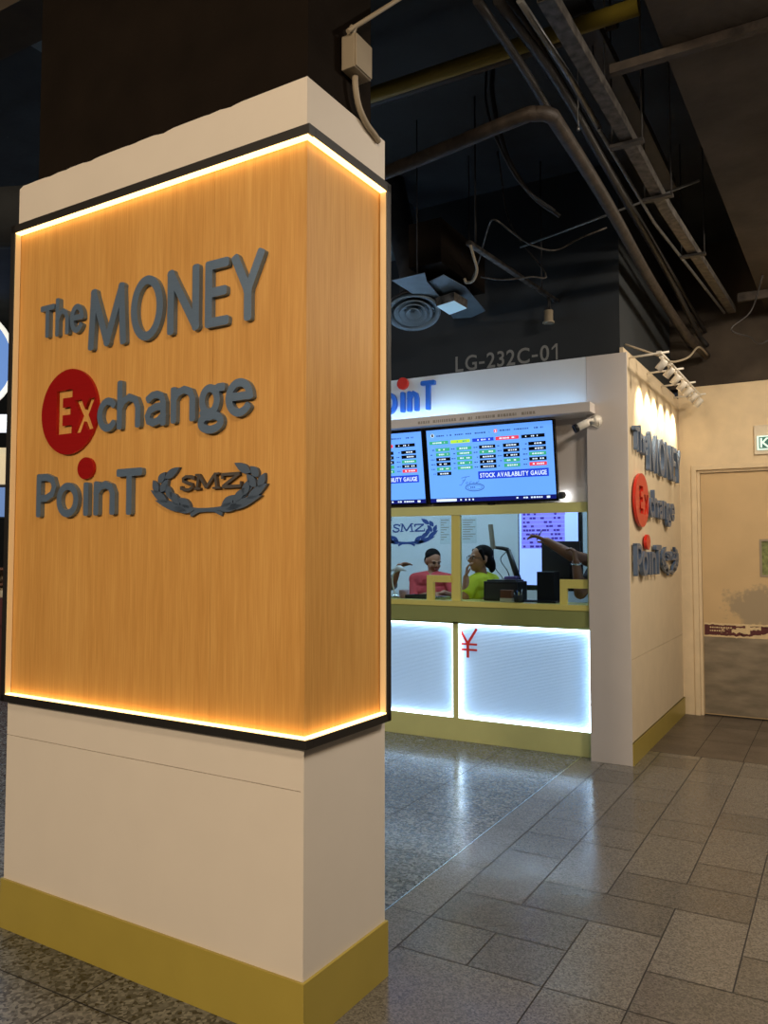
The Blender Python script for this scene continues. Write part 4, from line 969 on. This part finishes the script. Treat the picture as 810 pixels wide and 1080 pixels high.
mb = MB(); xm = (a.x + b.x) / 2; mb.box(xm - .05, xm + .05, my + .05, my + .10, .4, b.z); mb.box(xm - .2, xm + .2, my - .05, my + .22, 0, .02); mb.box(xm - .04, xm + .04, my + .06, my + .1, 0, .5); ob('stand', mb, 'dark', mo)
# dark computer monitor seen from behind and its black tower
dy = 6.55
a, b = ony(571, 571, dy), ony(612, 622, dy)
dm = thing('desk_monitor', 'black desk monitor seen from behind in front of the bright wall monitor', 'monitor', ((a.x + b.x) / 2, dy, CT - .33))
mb = MB(); mb.box(a.x, b.x, dy, dy + .03, b.z, a.z, .004); mb.box(a.x + .08, b.x - .08, dy - .025, dy, b.z + .06, a.z - .08, .006)
for k in range(9): mb.box(a.x + .02, a.x + .07, dy - .003, dy, a.z - .05 - .02 * k, a.z - .042 - .02 * k)
ob('back_shell', mb, 'dark2', dm)
xm = (a.x + b.x) / 2; DT = .80
mb = MB(); mb.box(xm - .03, xm + .03, dy - .03, dy - .005, DT + .015, b.z + .1); mb.box(xm - .12, xm + .12, dy - .1, dy + .1, DT, DT + .015, .004); ob('stand', mb, 'dark', dm)
# work desk behind the sill
mb = MB(); mb.box(-2.45, -1.86, 6.40, 6.78, DT - .04, DT - .0005, .002)
for x in (-2.41, -1.90): mb.box(x - .025, x + .025, 6.42, 6.47, 0, DT - .04); mb.box(x - .025, x + .025, 6.70, 6.75, 0, DT - .04)
single('work_desk', mb, 'dark2', 'dark work desk carrying the monitors, low behind the counter glass', 'desk')
ty = 6.05
a, b = ony(566, 603, ty), ony(584, 632, ty)
mb = MB(); mb.box(a.x, b.x, ty, ty + .16, CT, a.z, .004)
for k in range(4): mb.box(a.x + .01, b.x - .01, ty - .003, ty, a.z - .02 - .014 * k, a.z - .012 - .014 * k)
single('computer_tower', mb, 'dark', 'small black computer tower standing on the counter beside the pens', 'computer')
# black note counting machine
ny = 6.0
a, b = ony(510, 613, ny), ony(546, 631, ny)
nm = thing('note_counter', 'black box-shaped note counting machine on the counter beside the woman in yellow', 'machine', ((a.x + b.x) / 2, ny, CT))
mb = MB(); mb.box(a.x, b.x, ny, ny + .22, CT, a.z, .006); mb.box(a.x + .02, b.x - .02, ny + .02, ny + .2, a.z, a.z + .012, .004); ob('machine_body', mb, 'dark', nm)
mb = MB(); mb.box(a.x + .015, b.x - .015, ny - .003, ny, CT + .02, a.z - .02); ob('front_cover', mb, 'dark2', nm)
mb = MB(); q = ony(540, 609, ny + .1); mb.obox((q.x, ny + .10, a.z + .028), X * .05, Y * .05, Zv * .012 + X * .006, .003); ob('display_hood', mb, 'purple', nm)
# little box, pen cup, paper, keyboard, tray
cy_ = 5.93
a, b = ony(528.5, 622, cy_), ony(540.5, 634, cy_)
sb = thing('card_box', 'small brown and white box in front of the note counting machine', 'box', ((a.x + b.x) / 2, cy_, CT))
mb = MB(); mb.box(a.x, b.x, cy_ - .02, cy_ + .03, CT + .03, a.z, .002); ob('box', mb, 'boxbrown', sb)
mb = MB(); mb.box(a.x - .002, b.x + .002, cy_ - .022, cy_ + .032, CT, CT + .03, .001); ob('card_tray', mb, 'paper', sb)
q = ony(547, 630, cy_)
pc = thing('pen_cup', 'grey pen cup with pens on the counter right of the small brown box', 'cup', (q.x, cy_, CT))
mb = MB(); mb.lathe([(.030, 0), (.034, .002), (.038, .055), (.035, .055), (.031, .006), (0, .006)], (q.x, cy_, CT), n=20); ob('cup', mb, 'dark2', pc)
for k, (dx, dy2, mt) in enumerate(((.015, .01, 'silver'), (-.012, .012, 'blue_acr'), (.004, -.01, 'gold'), (-.02, -.006, 'silver'))):
    mb = MB(); mb.tube([(q.x + dx * .4, cy_ + dy2 * .5, CT + .008), (q.x + dx * 1.7, cy_ + dy2 * 1.5, CT + .10 - .01 * k)], .004, 8); ob('pen', mb, mt, pc)
q = ony(559, 633.5, 5.91)
mb = MB(); mb.obox((q.x, 5.92, CT + .0015), X * .05 + Y * .008, Y * .022, Zv * .0012); single('paper_slip', mb, 'paper', 'loose white paper slip on the counter beside the pens', 'paper')
a, b = ony(552, 627, 6.02), ony(589, 632, 5.96)
mb = MB(); mb.box(a.x + .02, b.x - .01, 5.93, 6.03, CT, CT + .012, .003)
for i in range(13):
    for j in range(4):
        x = a.x + .028 + i * (b.x - a.x - .046) / 13; y = 5.935 + j * .023; mb.box(x, x + .012, y, y + .018, CT + .012, CT + .017)
single('keyboard', mb, 'dark', 'thin black keyboard lying on the counter near the right cash slot', 'keyboard')
a, b = ony(430, 623, 6.0), ony(452, 630, 6.0)
mb = MB(); mb.box(a.x, b.x, 5.95, 6.12, CT, CT + .006, .002); mb.box(a.x, b.x, 5.95, 5.956, CT + .006, CT + .03); mb.box(a.x, b.x, 6.114, 6.12, CT + .006, CT + .03); mb.box(a.x, a.x + .006, 5.956, 6.114, CT + .006, CT + .03); mb.box(b.x - .006, b.x, 5.956, 6.114, CT + .006, CT + .03)
single('document_tray', mb, 'dark2', 'shallow dark document tray in front of the man in red', 'tray')
q = ony(426, 628, 5.98)
mb = MB(); mb.lathe([(.036, 0), (.04, .003), (.044, .07), (.04, .07), (.036, .006), (0, .006)], (q.x, 5.98, CT), n=20); single('pink_cup', mb, 'pink', 'pale pink cup on the counter beside the pillar edge', 'cup')
q = ony(416, 629, 5.98)
lp_ = thing('desk_lamp', 'small white desk lamp on the counter right beside the pillar edge', 'lamp', (q.x, 6.0, CT))
mb = MB(); mb.lathe([(.05, 0), (.05, .012), (.02, .025), (.01, .03)], (q.x, 6.0, CT), n=20); ob('lamp_base', mb, 'silver', lp_)
mb = MB(); mb.tube(smoothpts([(q.x, 6.0, CT + .02), (q.x - .03, 6.0, CT + .12), (q.x - .02, 6.0, CT + .2), (q.x + .03, 6.0, CT + .24)]), .007, 8); ob('lamp_stem', mb, 'paper', lp_)
mb = MB(); mb.lathe([(.012, .03), (.03, .02), (.07, -.015), (.066, -.016), (.026, .014), (.004, .024)], (q.x + .035, 6.0, CT + .245), n=24); ob('lamp_shade', mb, 'paper', lp_)
q = ony(466, 629, 6.0)
mb = MB(); mb.box(q.x - .06, q.x + .07, 5.93, 6.03, CT, CT + .022, .004); mb.box(q.x - .05, q.x + .06, 5.94, 6.02, CT + .022, CT + .026); single('cash_tray', mb, 'silver', 'shiny metal tray inside the left cash slot', 'tray')
# monitor arm with a tablet screen turned edge-on
ay = 6.5
q0, q1, q2 = ony(548, 615, ay), ony(536, 580, ay), ony(520, 577, ay)
ma = thing('monitor_arm', 'black jointed monitor arm with a grey tablet behind the woman in yellow', 'monitor arm', (q0.x, ay, DT))
mb = MB(); mb.tube([(q0.x, ay, DT), (q0.x, ay, q0.z)], .018, 12); mb.lathe([(.05, 0), (.05, .015), (.03, .02)], (q0.x, ay, DT), n=20); ob('post', mb, 'dark', ma)
mb = MB(); mb.tube([q0, q1], [.028, .022], 10); ob('lower_arm', mb, 'dark', ma)
mb = MB(); mb.tube([q1, q1 + Vector((-.04, 0, .012)), q2], [.02, .018, .014], 10); ob('upper_arm', mb, 'dark', ma)
mb = MB(); t0, t1 = ony(517, 553, ay - .03), ony(520.5, 579, ay - .03); c = (t0 + t1) / 2; mb.obox(c, Vector((.028, -.03, 0)), Vector((.006, .006, 0)), Vector((-.012, 0, (t0.z - t1.z) / 2)), .003); ob('tablet', mb, 'greyc', ma)
mb = MB()
mb.tube(smoothpts([q2, ony(522, 598, ay - .02), ony(530, 610, ay), ony(528, 622, ay)]), .004, 6); mb.tube(smoothpts([q1, ony(528, 590, ay), ony(536, 604, ay), ony(540, 622, ay)]), .004, 6); ob('cable', mb, 'dark', ma)
# dark cabinet behind, at the right
a, b = ony(599, 560, 7.0), ony(640, 620, 7.0)
mb = MB(); mb.box(a.x + .16, KX - .07, 7.3, 7.8, 0, 1.86, .004); mb.box(a.x + .17, a.x + .19, 7.285, 7.3, .9, 1.2)
single('office_cabinet', mb, 'dark2', 'tall dark cabinet at the right end inside the booth', 'cabinet')

# ================================================================== PEOPLE
def capsule(bm, p0, r0, p1, r1, n=12):
    p0, p1 = Vector(p0), Vector(p1); d = p1 - p0
    k = max(2, int(d.length / (min(r0, r1) * .55)) + 1)
    for i in range(k + 1):
        t = i / k; r = r0 + (r1 - r0) * t
        bmesh.ops.create_icosphere(bm, subdivisions=2, radius=r, matrix=Matrix.Translation(p0 + d * t))
def ellipsoid(bm, c, r, rot=None, sub=3):
    mt = Matrix.Translation(Vector(c)) @ (rot.to_4x4() if rot else Matrix.Identity(4)) @ Matrix.Diagonal((*r, 1))
    bmesh.ops.create_icosphere(bm, subdivisions=sub, radius=1, matrix=mt)
def fuse(name, bm, mt, parent, voxel=.007, smooth=4, label=None):
    me = bpy.data.meshes.new('tmp'); bm.to_mesh(me); bm.free()
    o = bpy.data.objects.new('tmp', me); COL.objects.link(o)
    r = o.modifiers.new('r', 'REMESH'); r.mode = 'VOXEL'; r.voxel_size = voxel
    s_ = o.modifiers.new('s', 'SMOOTH'); s_.factor = .5; s_.iterations = smooth
    m2 = evalmesh(o); bpy.data.objects.remove(o); bpy.data.meshes.remove(me)
    b = bmesh.new(); b.from_mesh(m2); bpy.data.meshes.remove(m2)
    return ob(name, b, mt, parent, smooth=True, label=label)
def hand(bm, wrist, d, palm_n, curl=.5, s=1.0, point=False):
    """palm + five fingers from wrist along d; palm_n = direction the palm faces"""
    d = Vector(d).normalized(); pn = Vector(palm_n); pn = (pn - d * pn.dot(d)).normalized(); sd = d.cross(pn)
    w = Vector(wrist); pe = w + d * .085 * s
    for k in (-.028, -.01, .01, .028): capsule(bm, w + sd * k * .6 * s, .015 * s, pe + sd * k * s, .0125 * s)
    for i, (k, ln) in enumerate(((-.031, .066), (-.0105, .08), (.0105, .074), (.031, .058))):
        c = curl if not (point and i == 0) else .05
        p = pe + sd * k * s; a = 0
        for j, fr in enumerate((.45, .32, .23)):
            a += c * (.9 if j == 0 else .8); q = p + (d * math.cos(a) + pn * math.sin(a)) * ln * fr * s
            capsule(bm, p, (.0095 - .001 * j) * s, q, (.0088 - .001 * j) * s); p = q
    p = w + d * .025 * s - sd * .03 * s; q = p + (d * .6 - sd * .7 + pn * .35).normalized() * .04 * s; r = q + (d * .9 - sd * .1 + pn * .4).normalized() * .034 * s
    capsule(bm, p, .013 * s, q, .011 * s); capsule(bm, q, .0105 * s, r, .009 * s)
def person(label, loc, face, hc, sh_l, sh_r, arms, shirt, skin, hairstyle, smile=False, sleeve=.55, glasses=False, thick=1.0):
    """standing figure. hc = head centre, sh_* shoulders, arms = [(elbow, wrist, hand dir, palm normal, curl, point)] for left, right; face = unit look direction"""
    root = thing('person', label, 'person', (loc[0], loc[1], 0))
    hc, sl, sr = Vector(hc), Vector(sh_l), Vector(sh_r); f = Vector(face).normalized()
    base = Vector((loc[0], loc[1], 0)); mid = (sl + sr) / 2; H0 = mid.z
    across = (sl - sr).normalized(); bodyf = across.cross(Zv)
    pel = base + Zv * H0 * .60; waist = mid * .42 + pel * .58
    lx = f.cross(Zv).normalized() * -1; uz = lx.cross(f) * -1
    if uz.z < 0: uz = -uz
    R3 = Matrix((lx, -f, uz)).transposed(); look = f.z
    hs = .105
    b = bmesh.new()
    # torso
    for p, w, dd in ((mid - Zv * .02, .155, .09), (mid - Zv * .12, .165, .105), (waist, .145, .10), (pel, .16, .105)): 
        for k in (-.5, 0, .5): ellipsoid(b, p + across * w * k, (w * .62, dd, .10), Matrix((across, bodyf, Zv)).transposed(), 2)
    capsule(b, mid, .058, hc - Zv * .06, .052)
    capsule(b, sl, .052, mid, .07); capsule(b, sr, .052, mid, .07)
    # legs and feet
    for sg in (1, -1):
        hip = pel + across * .085 * sg - Zv * .03; kn = Vector((hip.x, hip.y, H0 * .34)) + bodyf * -.0; an = Vector((hip.x, hip.y, .07))
        capsule(b, hip, .082, kn, .055); capsule(b, kn, .055, an, .036); capsule(b, an - Zv * .035, .036, an - Zv * .04 - bodyf * -.14, .03)
    # arms and hands
    for s0, (el, wr, hd_, pn, cu, pt) in zip((sl, sr), arms):
        el, wr = Vector(el), Vector(wr)
        capsule(b, s0, .048 * thick, el, .038 * thick); capsule(b, el, .039 * thick, wr, .027 * thick); hand(b, wr, hd_, pn, cu, .95 * (1 + (thick - 1) * .5), pt)
    # head: cranium, jaw, nose, ears, brow
    def hp(x, y, z): return hc + R3 @ Vector((x, y, z))
    ellipsoid(b, hp(0, .012, .028), (.074, .092, .088), R3); ellipsoid(b, hp(0, -.022, -.035), (.062, .068, .074), R3); ellipsoid(b, hp(0, -.052, -.082), (.03, .028, .024), R3, 2)
    capsule(b, hp(0, -.085, .018), .010, hp(0, -.105, -.018), .014); ellipsoid(b, hp(0, -.088, -.022), (.021, .014, .010), R3, 2)
    for sg in (1, -1):
        ellipsoid(b, hp(.074 * sg, .012, -.004), (.010, .02, .032), R3, 2); ellipsoid(b, hp(.032 * sg, -.068, -.022), (.024, .018, .022), R3, 2); ellipsoid(b, hp(.03 * sg, -.078, .028), (.024, .010, .008), R3, 2)
    body = fuse('body', b, skin, root, .0065, 3)
    for sg in (1, -1):
        e = bmesh.new(); ellipsoid(e, hp(.031 * sg, -.078, .008), (.012, .008, .0055 if look > -.2 else .003), R3, 3); e_ = ob('eye', e, 'eye' if look > -.2 else 'iris', root, smooth=True)
        e = bmesh.new(); ellipsoid(e, hp(.031 * sg, -.0845, .007), (.006, .0035, .005 if look > -.2 else .003), R3, 2); ob('iris', e, 'iris', e_, smooth=True)
        e = bmesh.new(); ellipsoid(e, hp(.031 * sg, -.086, .026), (.019, .006, .0045), R3, 2); ob('eyebrow', e, 'hair', root, smooth=True)
    e = bmesh.new(); ellipsoid(e, hp(0, -.086, -.052), (.026, .009, .009 if not smile else .012), R3, 3); mth = ob('mouth', e, 'lips', root, smooth=True)
    if smile:
        e = bmesh.new(); ellipsoid(e, hp(0, -.0905, -.050), (.021, .006, .006), R3, 3); ob('teeth', e, 'teeth', mth, smooth=True)
    # hair
    b = bmesh.new()
    ellipsoid(b, hp(0, .032, .058), (.079, .092, .072), R3)
    ellipsoid(b, hp(0, .055, .004), (.077, .062, .072), R3)
    if hairstyle == 'tied':
        ellipsoid(b, hp(0, .10, -.02), (.055, .045, .055), R3); ellipsoid(b, hp(0, .125, -.05), (.035, .032, .06), R3); capsule(b, hp(.06, -.03, .075), .018, hp(.076, .0, .0), .012); capsule(b, hp(-.06, -.03, .075), .018, hp(-.076, .0, .0), .012)
    bb = [v for v in b.verts if (R3.inverted() @ (v.co - hc)).y < -.045 and (R3.inverted() @ (v.co - hc)).z < .07]
    fuse('hair', b, 'hair', root, .007, 2)
    if glasses:
        g = MB()
        for sg in (1, -1):
            g.tube([hp(.032 * sg + .022 * math.cos(t), -.098, .006 + .017 * math.sin(t)) for t in [2 * PI * k / 18 for k in range(19)]], .0022, 6); g.tube([hp(.054 * sg, -.097, .01), hp(.078 * sg, -.06, .01), hp(.08 * sg, .01, .008)], .002, 6)
        g.tube([hp(.01, -.1, .01), hp(-.01, -.1, .01)], .0022, 6); ob('glasses', g, 'dark', root)
    # clothes: torso and sleeves, a little larger than the body
    b = bmesh.new()
    for p, w, dd in ((mid - Zv * .03, .166, .098), (mid - Zv * .12, .178, .116), (waist, .165, .112), (pel - Zv * .02, .175, .118)):
        for k in (-.5, 0, .5): ellipsoid(b, p + across * w * k, (w * .63, dd, .10), Matrix((across, bodyf, Zv)).transposed(), 2)
    capsule(b, mid - Zv * .01, .082, mid + Zv * .012, .068)
    for s0, (el, wr, *_r) in zip((sl, sr), arms):
        el, wr = Vector(el), Vector(wr); capsule(b, s0 * .3 + mid * .7, .094, s0, .070)
        if sleeve <= 1: capsule(b, s0, .070 * (1 + (thick - 1) * .6), s0 + (el - s0) * sleeve, .058 * (1 + (thick - 1) * .6))
        else: capsule(b, s0, .062, el, .05); capsule(b, el, .049, el + (wr - el) * (sleeve - 1), .04)
    fuse('shirt', b, shirt, root, .008, 4)
    b = bmesh.new()
    for k in (-.5, 0, .5): ellipsoid(b, pel - Zv * .05 + across * .16 * k, (.11, .116, .10), Matrix((across, bodyf, Zv)).transposed(), 2)
    for sg in (1, -1):
        hip = pel + across * .085 * sg - Zv * .03; kn = Vector((hip.x, hip.y, H0 * .34)); an = Vector((hip.x, hip.y, .10))
        capsule(b, hip, .094, kn, .068); capsule(b, kn, .068, an, .052)
    fuse('trousers', b, 'trouser', root, .010, 3)
    for sg in (1, -1):
        hip = pel + across * .085 * sg; b = bmesh.new(); c = Vector((hip.x, hip.y, .035))
        capsule(b, c - bodyf * .03, .042, c + bodyf * .13, .036)
        for v in b.verts: v.co.z = max(v.co.z, 0)
        fuse('shoe', b, 'dark', root, .007, 2)
    return root, body
# man in red, looking down
py_ = 7.28
hcm = ony(457, 592.5, py_)
sL, sR = ony(474, 612, py_ - .02), ony(438, 611, py_ - .02)
sL.z -= .0; 
person('man in a red shirt behind the glass, looking down', (hcm.x, py_ + .05), (.74, -.62, -.30), hcm, sL, sR,
       [(ony(480, 630, py_ - .12), ony(468, 625, py_ - .33), (-.6, -.5, -.1), (0, 0, -1), .5, False), (ony(436, 632, py_ - .14), ony(455, 626, py_ - .34), (.8, -.4, .05), (0, 0, -1), .5, False)], 'redshirt', 'skin', 'short', sleeve=1.2)
# woman in yellow, cheek in hand
wy = 6.36
hcw = ony(506, 590, wy)
sL, sR = ony(516, 615, wy + .05), ony(497, 617, wy - .10)
sh_l = ony(519, 613, wy + .14); sh_r = ony(499, 615, wy - .12)
w_el, w_wr = ony(491, 628.5, wy - .26), ony(491.5, 609, wy - .20)
person('woman in a yellow t-shirt and glasses, smiling with her hand at her cheek', (hcw.x + .05, wy + .02), (-.60, -.79, .06), hcw, sh_l, sh_r,
       [(ony(521, 640, wy + .08), ony(512, 632, wy - .12), (-.95, .05, .1), (0, 0, -1), .5, False), (w_el, w_wr, (.10, .05, 1), (.9, .4, 0), .55, False)], 'yelshirt', 'skin2', 'tied', smile=True, glasses=True, sleeve=.8)
# person in dark clothes at the right, pointing at the screen
ry = 6.42
h3 = Vector((-1.58, ry + .12, 1.62)); s3l = Vector((-1.68, ry - .10, 1.37)); s3r = Vector((-1.67, ry + .22, 1.38))
wr3 = ony(577, 571, ry - .12); el3 = ony(603, 586, ry - .10)
el4 = ony(612, 625.5, ry - .26); wr4 = ony(607.5, 594, ry - .24)
r3, body3 = person('person in dark clothes at the right end of the glass, pointing with a pen', (-1.60, ry + .10), (-.98, .1, -.1), h3, s3l, s3r,
       [(el4, wr4, (-.1, 0, 1), (-1, 0, 0), .9, False), (el3, wr3, (-.9, .0, .42), (0, -.2, -1), .45, True)], 'dkshirt', 'skin', 'short', sleeve=.45, thick=1.3)
mb = MB(); c = wr4 + Vector((.002, 0, -.012)); mb.tube([c + Vector((.033 * math.cos(t), .033 * math.sin(t), 0)) for t in [2 * PI * k / 20 for k in range(21)]], .007, 8)
for k in range(10): mb.lathe([(.001, -.008), (.008, 0), (.001, .008)], c + Vector((.036 * math.cos(k * .63), .036 * math.sin(k * .63), .006)), n=8)
ob('bracelet', mb, 'silver', r3, label='pale beaded bracelet')
q = wr3 + Vector((-.085, 0, .03))
mb = MB(); mb.tube([q + Vector((-.0, -.01, -.02)), q + Vector((.045, -.01, .06))], .004, 8); single('pen', mb, 'dark', 'black pen held in the pointing hand before the monitor', 'pen')
# fourth person mostly hidden by the wooden pillar; the hand reaches out
gy_ = 6.9
hg = ony(392, 588, gy_); sg1, sg2 = ony(409, 612, gy_ - .05), ony(372, 612, gy_ + .05)
person('person in grey mostly hidden behind the pillar, one hand reaching out', (hg.x, gy_ + .05), (.6, -.8, 0), hg, sg1, sg2,
       [(ony(414, 617, gy_ - .2), ony(421, 597, gy_ - .3), (.9, -.1, .25), (0, -.3, -1), .25, False), (ony(372, 640, gy_ - .1), ony(388, 632, gy_ - .3), (.5, -.6, 0), (0, 0, -1), .4, False)], 'grshirt', 'skin', 'short', sleeve=.9)

# ==================================================== FAR LEFT, BEYOND THE PILLAR
def far(x, y, D):
    d = FW + RT * (x - 405) / F - UP * (y - 540) / F
    return Vector(EYE + d * D)
D = 9.0
wallp = far(4, 560, D + 1.2)
mb = MB(); mb.box(-14, -6.2, 7.9, 8.05, 0, 4.4); struct('wall_shop', mb, 'bulk')
c = far(-50, 377, D)
rs = thing('round_sign', 'large round blue and white lit hanging sign at the left edge behind the pillar', 'sign', c)
nrm = (Vector(EYE) - c); nrm.z = 0; nrm.normalize()
mb = MB(); mb.lathe([(.63, -.06), (.66, -.05), (.66, .05), (.63, .06), (.605, .06)], c, nrm, 40); ob('rim', mb, emi('sign_rim_light', (240, 238, 225), .95), rs)
mb = MB(); mb.lathe([(.605, .0605), (0, .061)], c, nrm, 40); ob('sign_face', mb, emi('sign_face_blue', (120, 160, 225), .8), rs)
mb = MB(); mb.tube([c + Zv * .5, (c.x, c.y, 4.4)], .012, 8); ob('hanger', mb, 'dpipe', rs)
def farbox(name, x0, x1, y0, y1, DD, mt, label, cat, thick=.3, dpt=.3):
    a, b = far(x0, y0, DD), far(x1, y1, DD); r_ = Vector(RT)
    mb = MB(); c = (a + b) / 2; w = (b - a).dot(r_) / 2; h = (a.z - b.z) / 2; fwd = Vector((-_sy, _cy, 0))
    mb.obox(c + fwd * dpt / 2, r_ * abs(w), fwd * dpt / 2, Zv * abs(h), .004); return mb
ll = farbox('', -60, 18, 437, 452, D - .5, '', '', ''); p = far(-20, 437, D - .5); ll.tube([p, (p.x, p.y, 4.4)], .01, 6)
single('hanging_light', ll, emi('strip_light', (235, 242, 255), 1.0), 'long white strip light hanging at the left edge below the round sign', 'ceiling light')
mb = farbox('', -80, 30, 472, 510, D + .6, '', '', ''); p = far(-20, 472, D + .6); mb.tube([p, (p.x, p.y, 4.4)], .02, 6); single('shop_fascia', mb, emi('cream_lightbox', (216, 196, 158), .75), 'cream shop fascia box at the left edge above the shelves', 'sign')
sf = thing('shop_screen', 'landscape picture screen at the left edge under the cream fascia', 'screen', far(-20, 544, D + .6))
mb = farbox('', -80, 30, 514, 545, D + .62, '', '', ''); ob('screen', mb, emi('landscape_screen', (104, 132, 180), .7), sf)
mb = farbox('', -82, 32, 511, 547, D + .66, '', '', ''); ob('screen_frame', mb, 'dark', sf)
mb = MB(); q = far(-20, 547, D + .8); mb.tube([(q.x, q.y, q.z + .1), (q.x, q.y, far(-20, 510, D + .8).z)], .03, 10); ob('post', mb, 'dark', sf)
# shelf with jars
sa, sb_ = far(-60, 618, D + .3), far(26, 618, D + .3)
r_ = Vector(RT); fwd = Vector((-_sy, _cy, 0)); c = (sa + sb_) / 2; w = (sb_ - sa).length / 2
sh = thing('display_shelf', 'cream and brown shop counter with shelves at the left edge behind the pillar', 'shelf', (c.x, c.y, 0))
for z in (.95, 1.12, 1.30):
    mb = MB(); mb.obox((c.x, c.y, z) + fwd * .2 if False else Vector((c.x, c.y, z)) + fwd * .2, r_ * w, fwd * .2, Zv * .012, .002); ob('shelf_board', mb, 'boxbrown', sh)
mb = MB(); mb.obox(Vector((c.x, c.y, .65)) + fwd * .42, r_ * w, fwd * .02, Zv * .65, .002); ob('back_board', mb, 'cream', sh)
mb = MB(); mb.obox(Vector((c.x, c.y, .46)) + fwd * .2, r_ * w, fwd * .2, Zv * .46, .003); ob('cabinet', mb, 'cream', sh)
names_ = ['red', 'paper', 'boxbrown', 'silver', 'cream']
for i in range(5):
    p = Vector((c.x, c.y, .963)) + fwd * .1 + r_ * (w - .08 - .11 * i)
    mb = MB(); mb.lathe([(.035, 0), (.038, .01), (.038, .08), (.028, .09), (.03, .11), (.0, .112)], p, n=16)
    single('jar', mb, names_[(i + 2) % 5], 'small jar on the lower shelf at the far left edge', 'jar', group='jars on the lower shelf')
for i in range(5):
    p = Vector((c.x, c.y, 1.133)) + fwd * .1 + r_ * (w - .07 - .10 * i)
    mb = MB(); mb.lathe([(.03, 0), (.036, .01), (.03, .1), (.014, .12), (.014, .145), (.0, .147)], p, n=16)
    single('bottle', mb, names_[i % 5], 'small bottle on the upper shelf at the far left edge', 'bottle', group='bottles on the upper shelf')
mb = farbox('', -40, 14, 632, 660, D - .6, '', '', '', dpt=.25)
for v in mb.bm.verts:
    pass
p = far(-10, 660, D - .6); mb.obox(Vector((p.x, p.y, p.z / 2)) + fwd * .12, r_ * .25, fwd * .1, Zv * p.z / 2); single('display_stand', mb, 'maroon', 'dark red display stand at the left edge in front of the shelves', 'stand')

# ================================================================== LIGHTS
def area(loc, size, power, colr, aim=(0, 0, -1), shape='DISK', spread=180):
    l = bpy.data.lights.new('mall_lamp_or_fill', 'AREA'); l.shape = shape; l.size = size; l.energy = power; l.color = colr; l.spread = math.radians(spread)
    o = bpy.data.objects.new('mall_lamp_or_fill', l); COL.objects.link(o); o.location = loc
    o.rotation_euler = Vector(aim).to_track_quat('-Z', 'Y').to_euler(); return o
WARM = (1, .78, .54); NEUT = (1, .88, .74); COOL = (.78, .90, 1)
area((-1.6, -5.6, 4.2), .8, 285, WARM, (-.0, 2.2, -1))
area((-4.2, -4.6, 4.2), .8, 135, WARM, (.5, 2, -1))
area((1.3, -.4, 3.6), .6, 82, WARM, (-.6, .45, -1))
area((.9, 3.4, 3.6), .5, 64, NEUT, (-.45, .25, -1))
area((.5, 5.9, 3.6), .4, 42, (1, .84, .64), (-.5, .15, -1))
area((-3.0, 4.3, 2.6), .5, 3, COOL, (-.1, .6, 1))  # added upward fill for the blue tint on the bulkhead, no fixture here
area((-6, 3.5, 3.9), .8, 60, COOL, (0, 0, -1))
# booth ceiling panels
for x in (-2.2, -3.4, -4.5):
    area((x, 6.8, 2.48), .7, 13, (.58, .80, 1), (0, 0, -1), 'SQUARE')

w = bpy.data.worlds.new('mall'); SC.world = w; w.use_nodes = True
w.node_tree.nodes['Background'].inputs[0].default_value = (.55, .62, .75, 1); w.node_tree.nodes['Background'].inputs[1].default_value = .03
vs_ = SC.view_settings; vs_.view_transform = 'Standard'; vs_.look = 'None'; vs_.exposure = 0; vs_.gamma = 1; vs_.use_curve_mapping = False
SC.cycles.use_denoising = True
SC.cycles.max_bounces = 8; SC.cycles.sample_clamp_indirect = 6
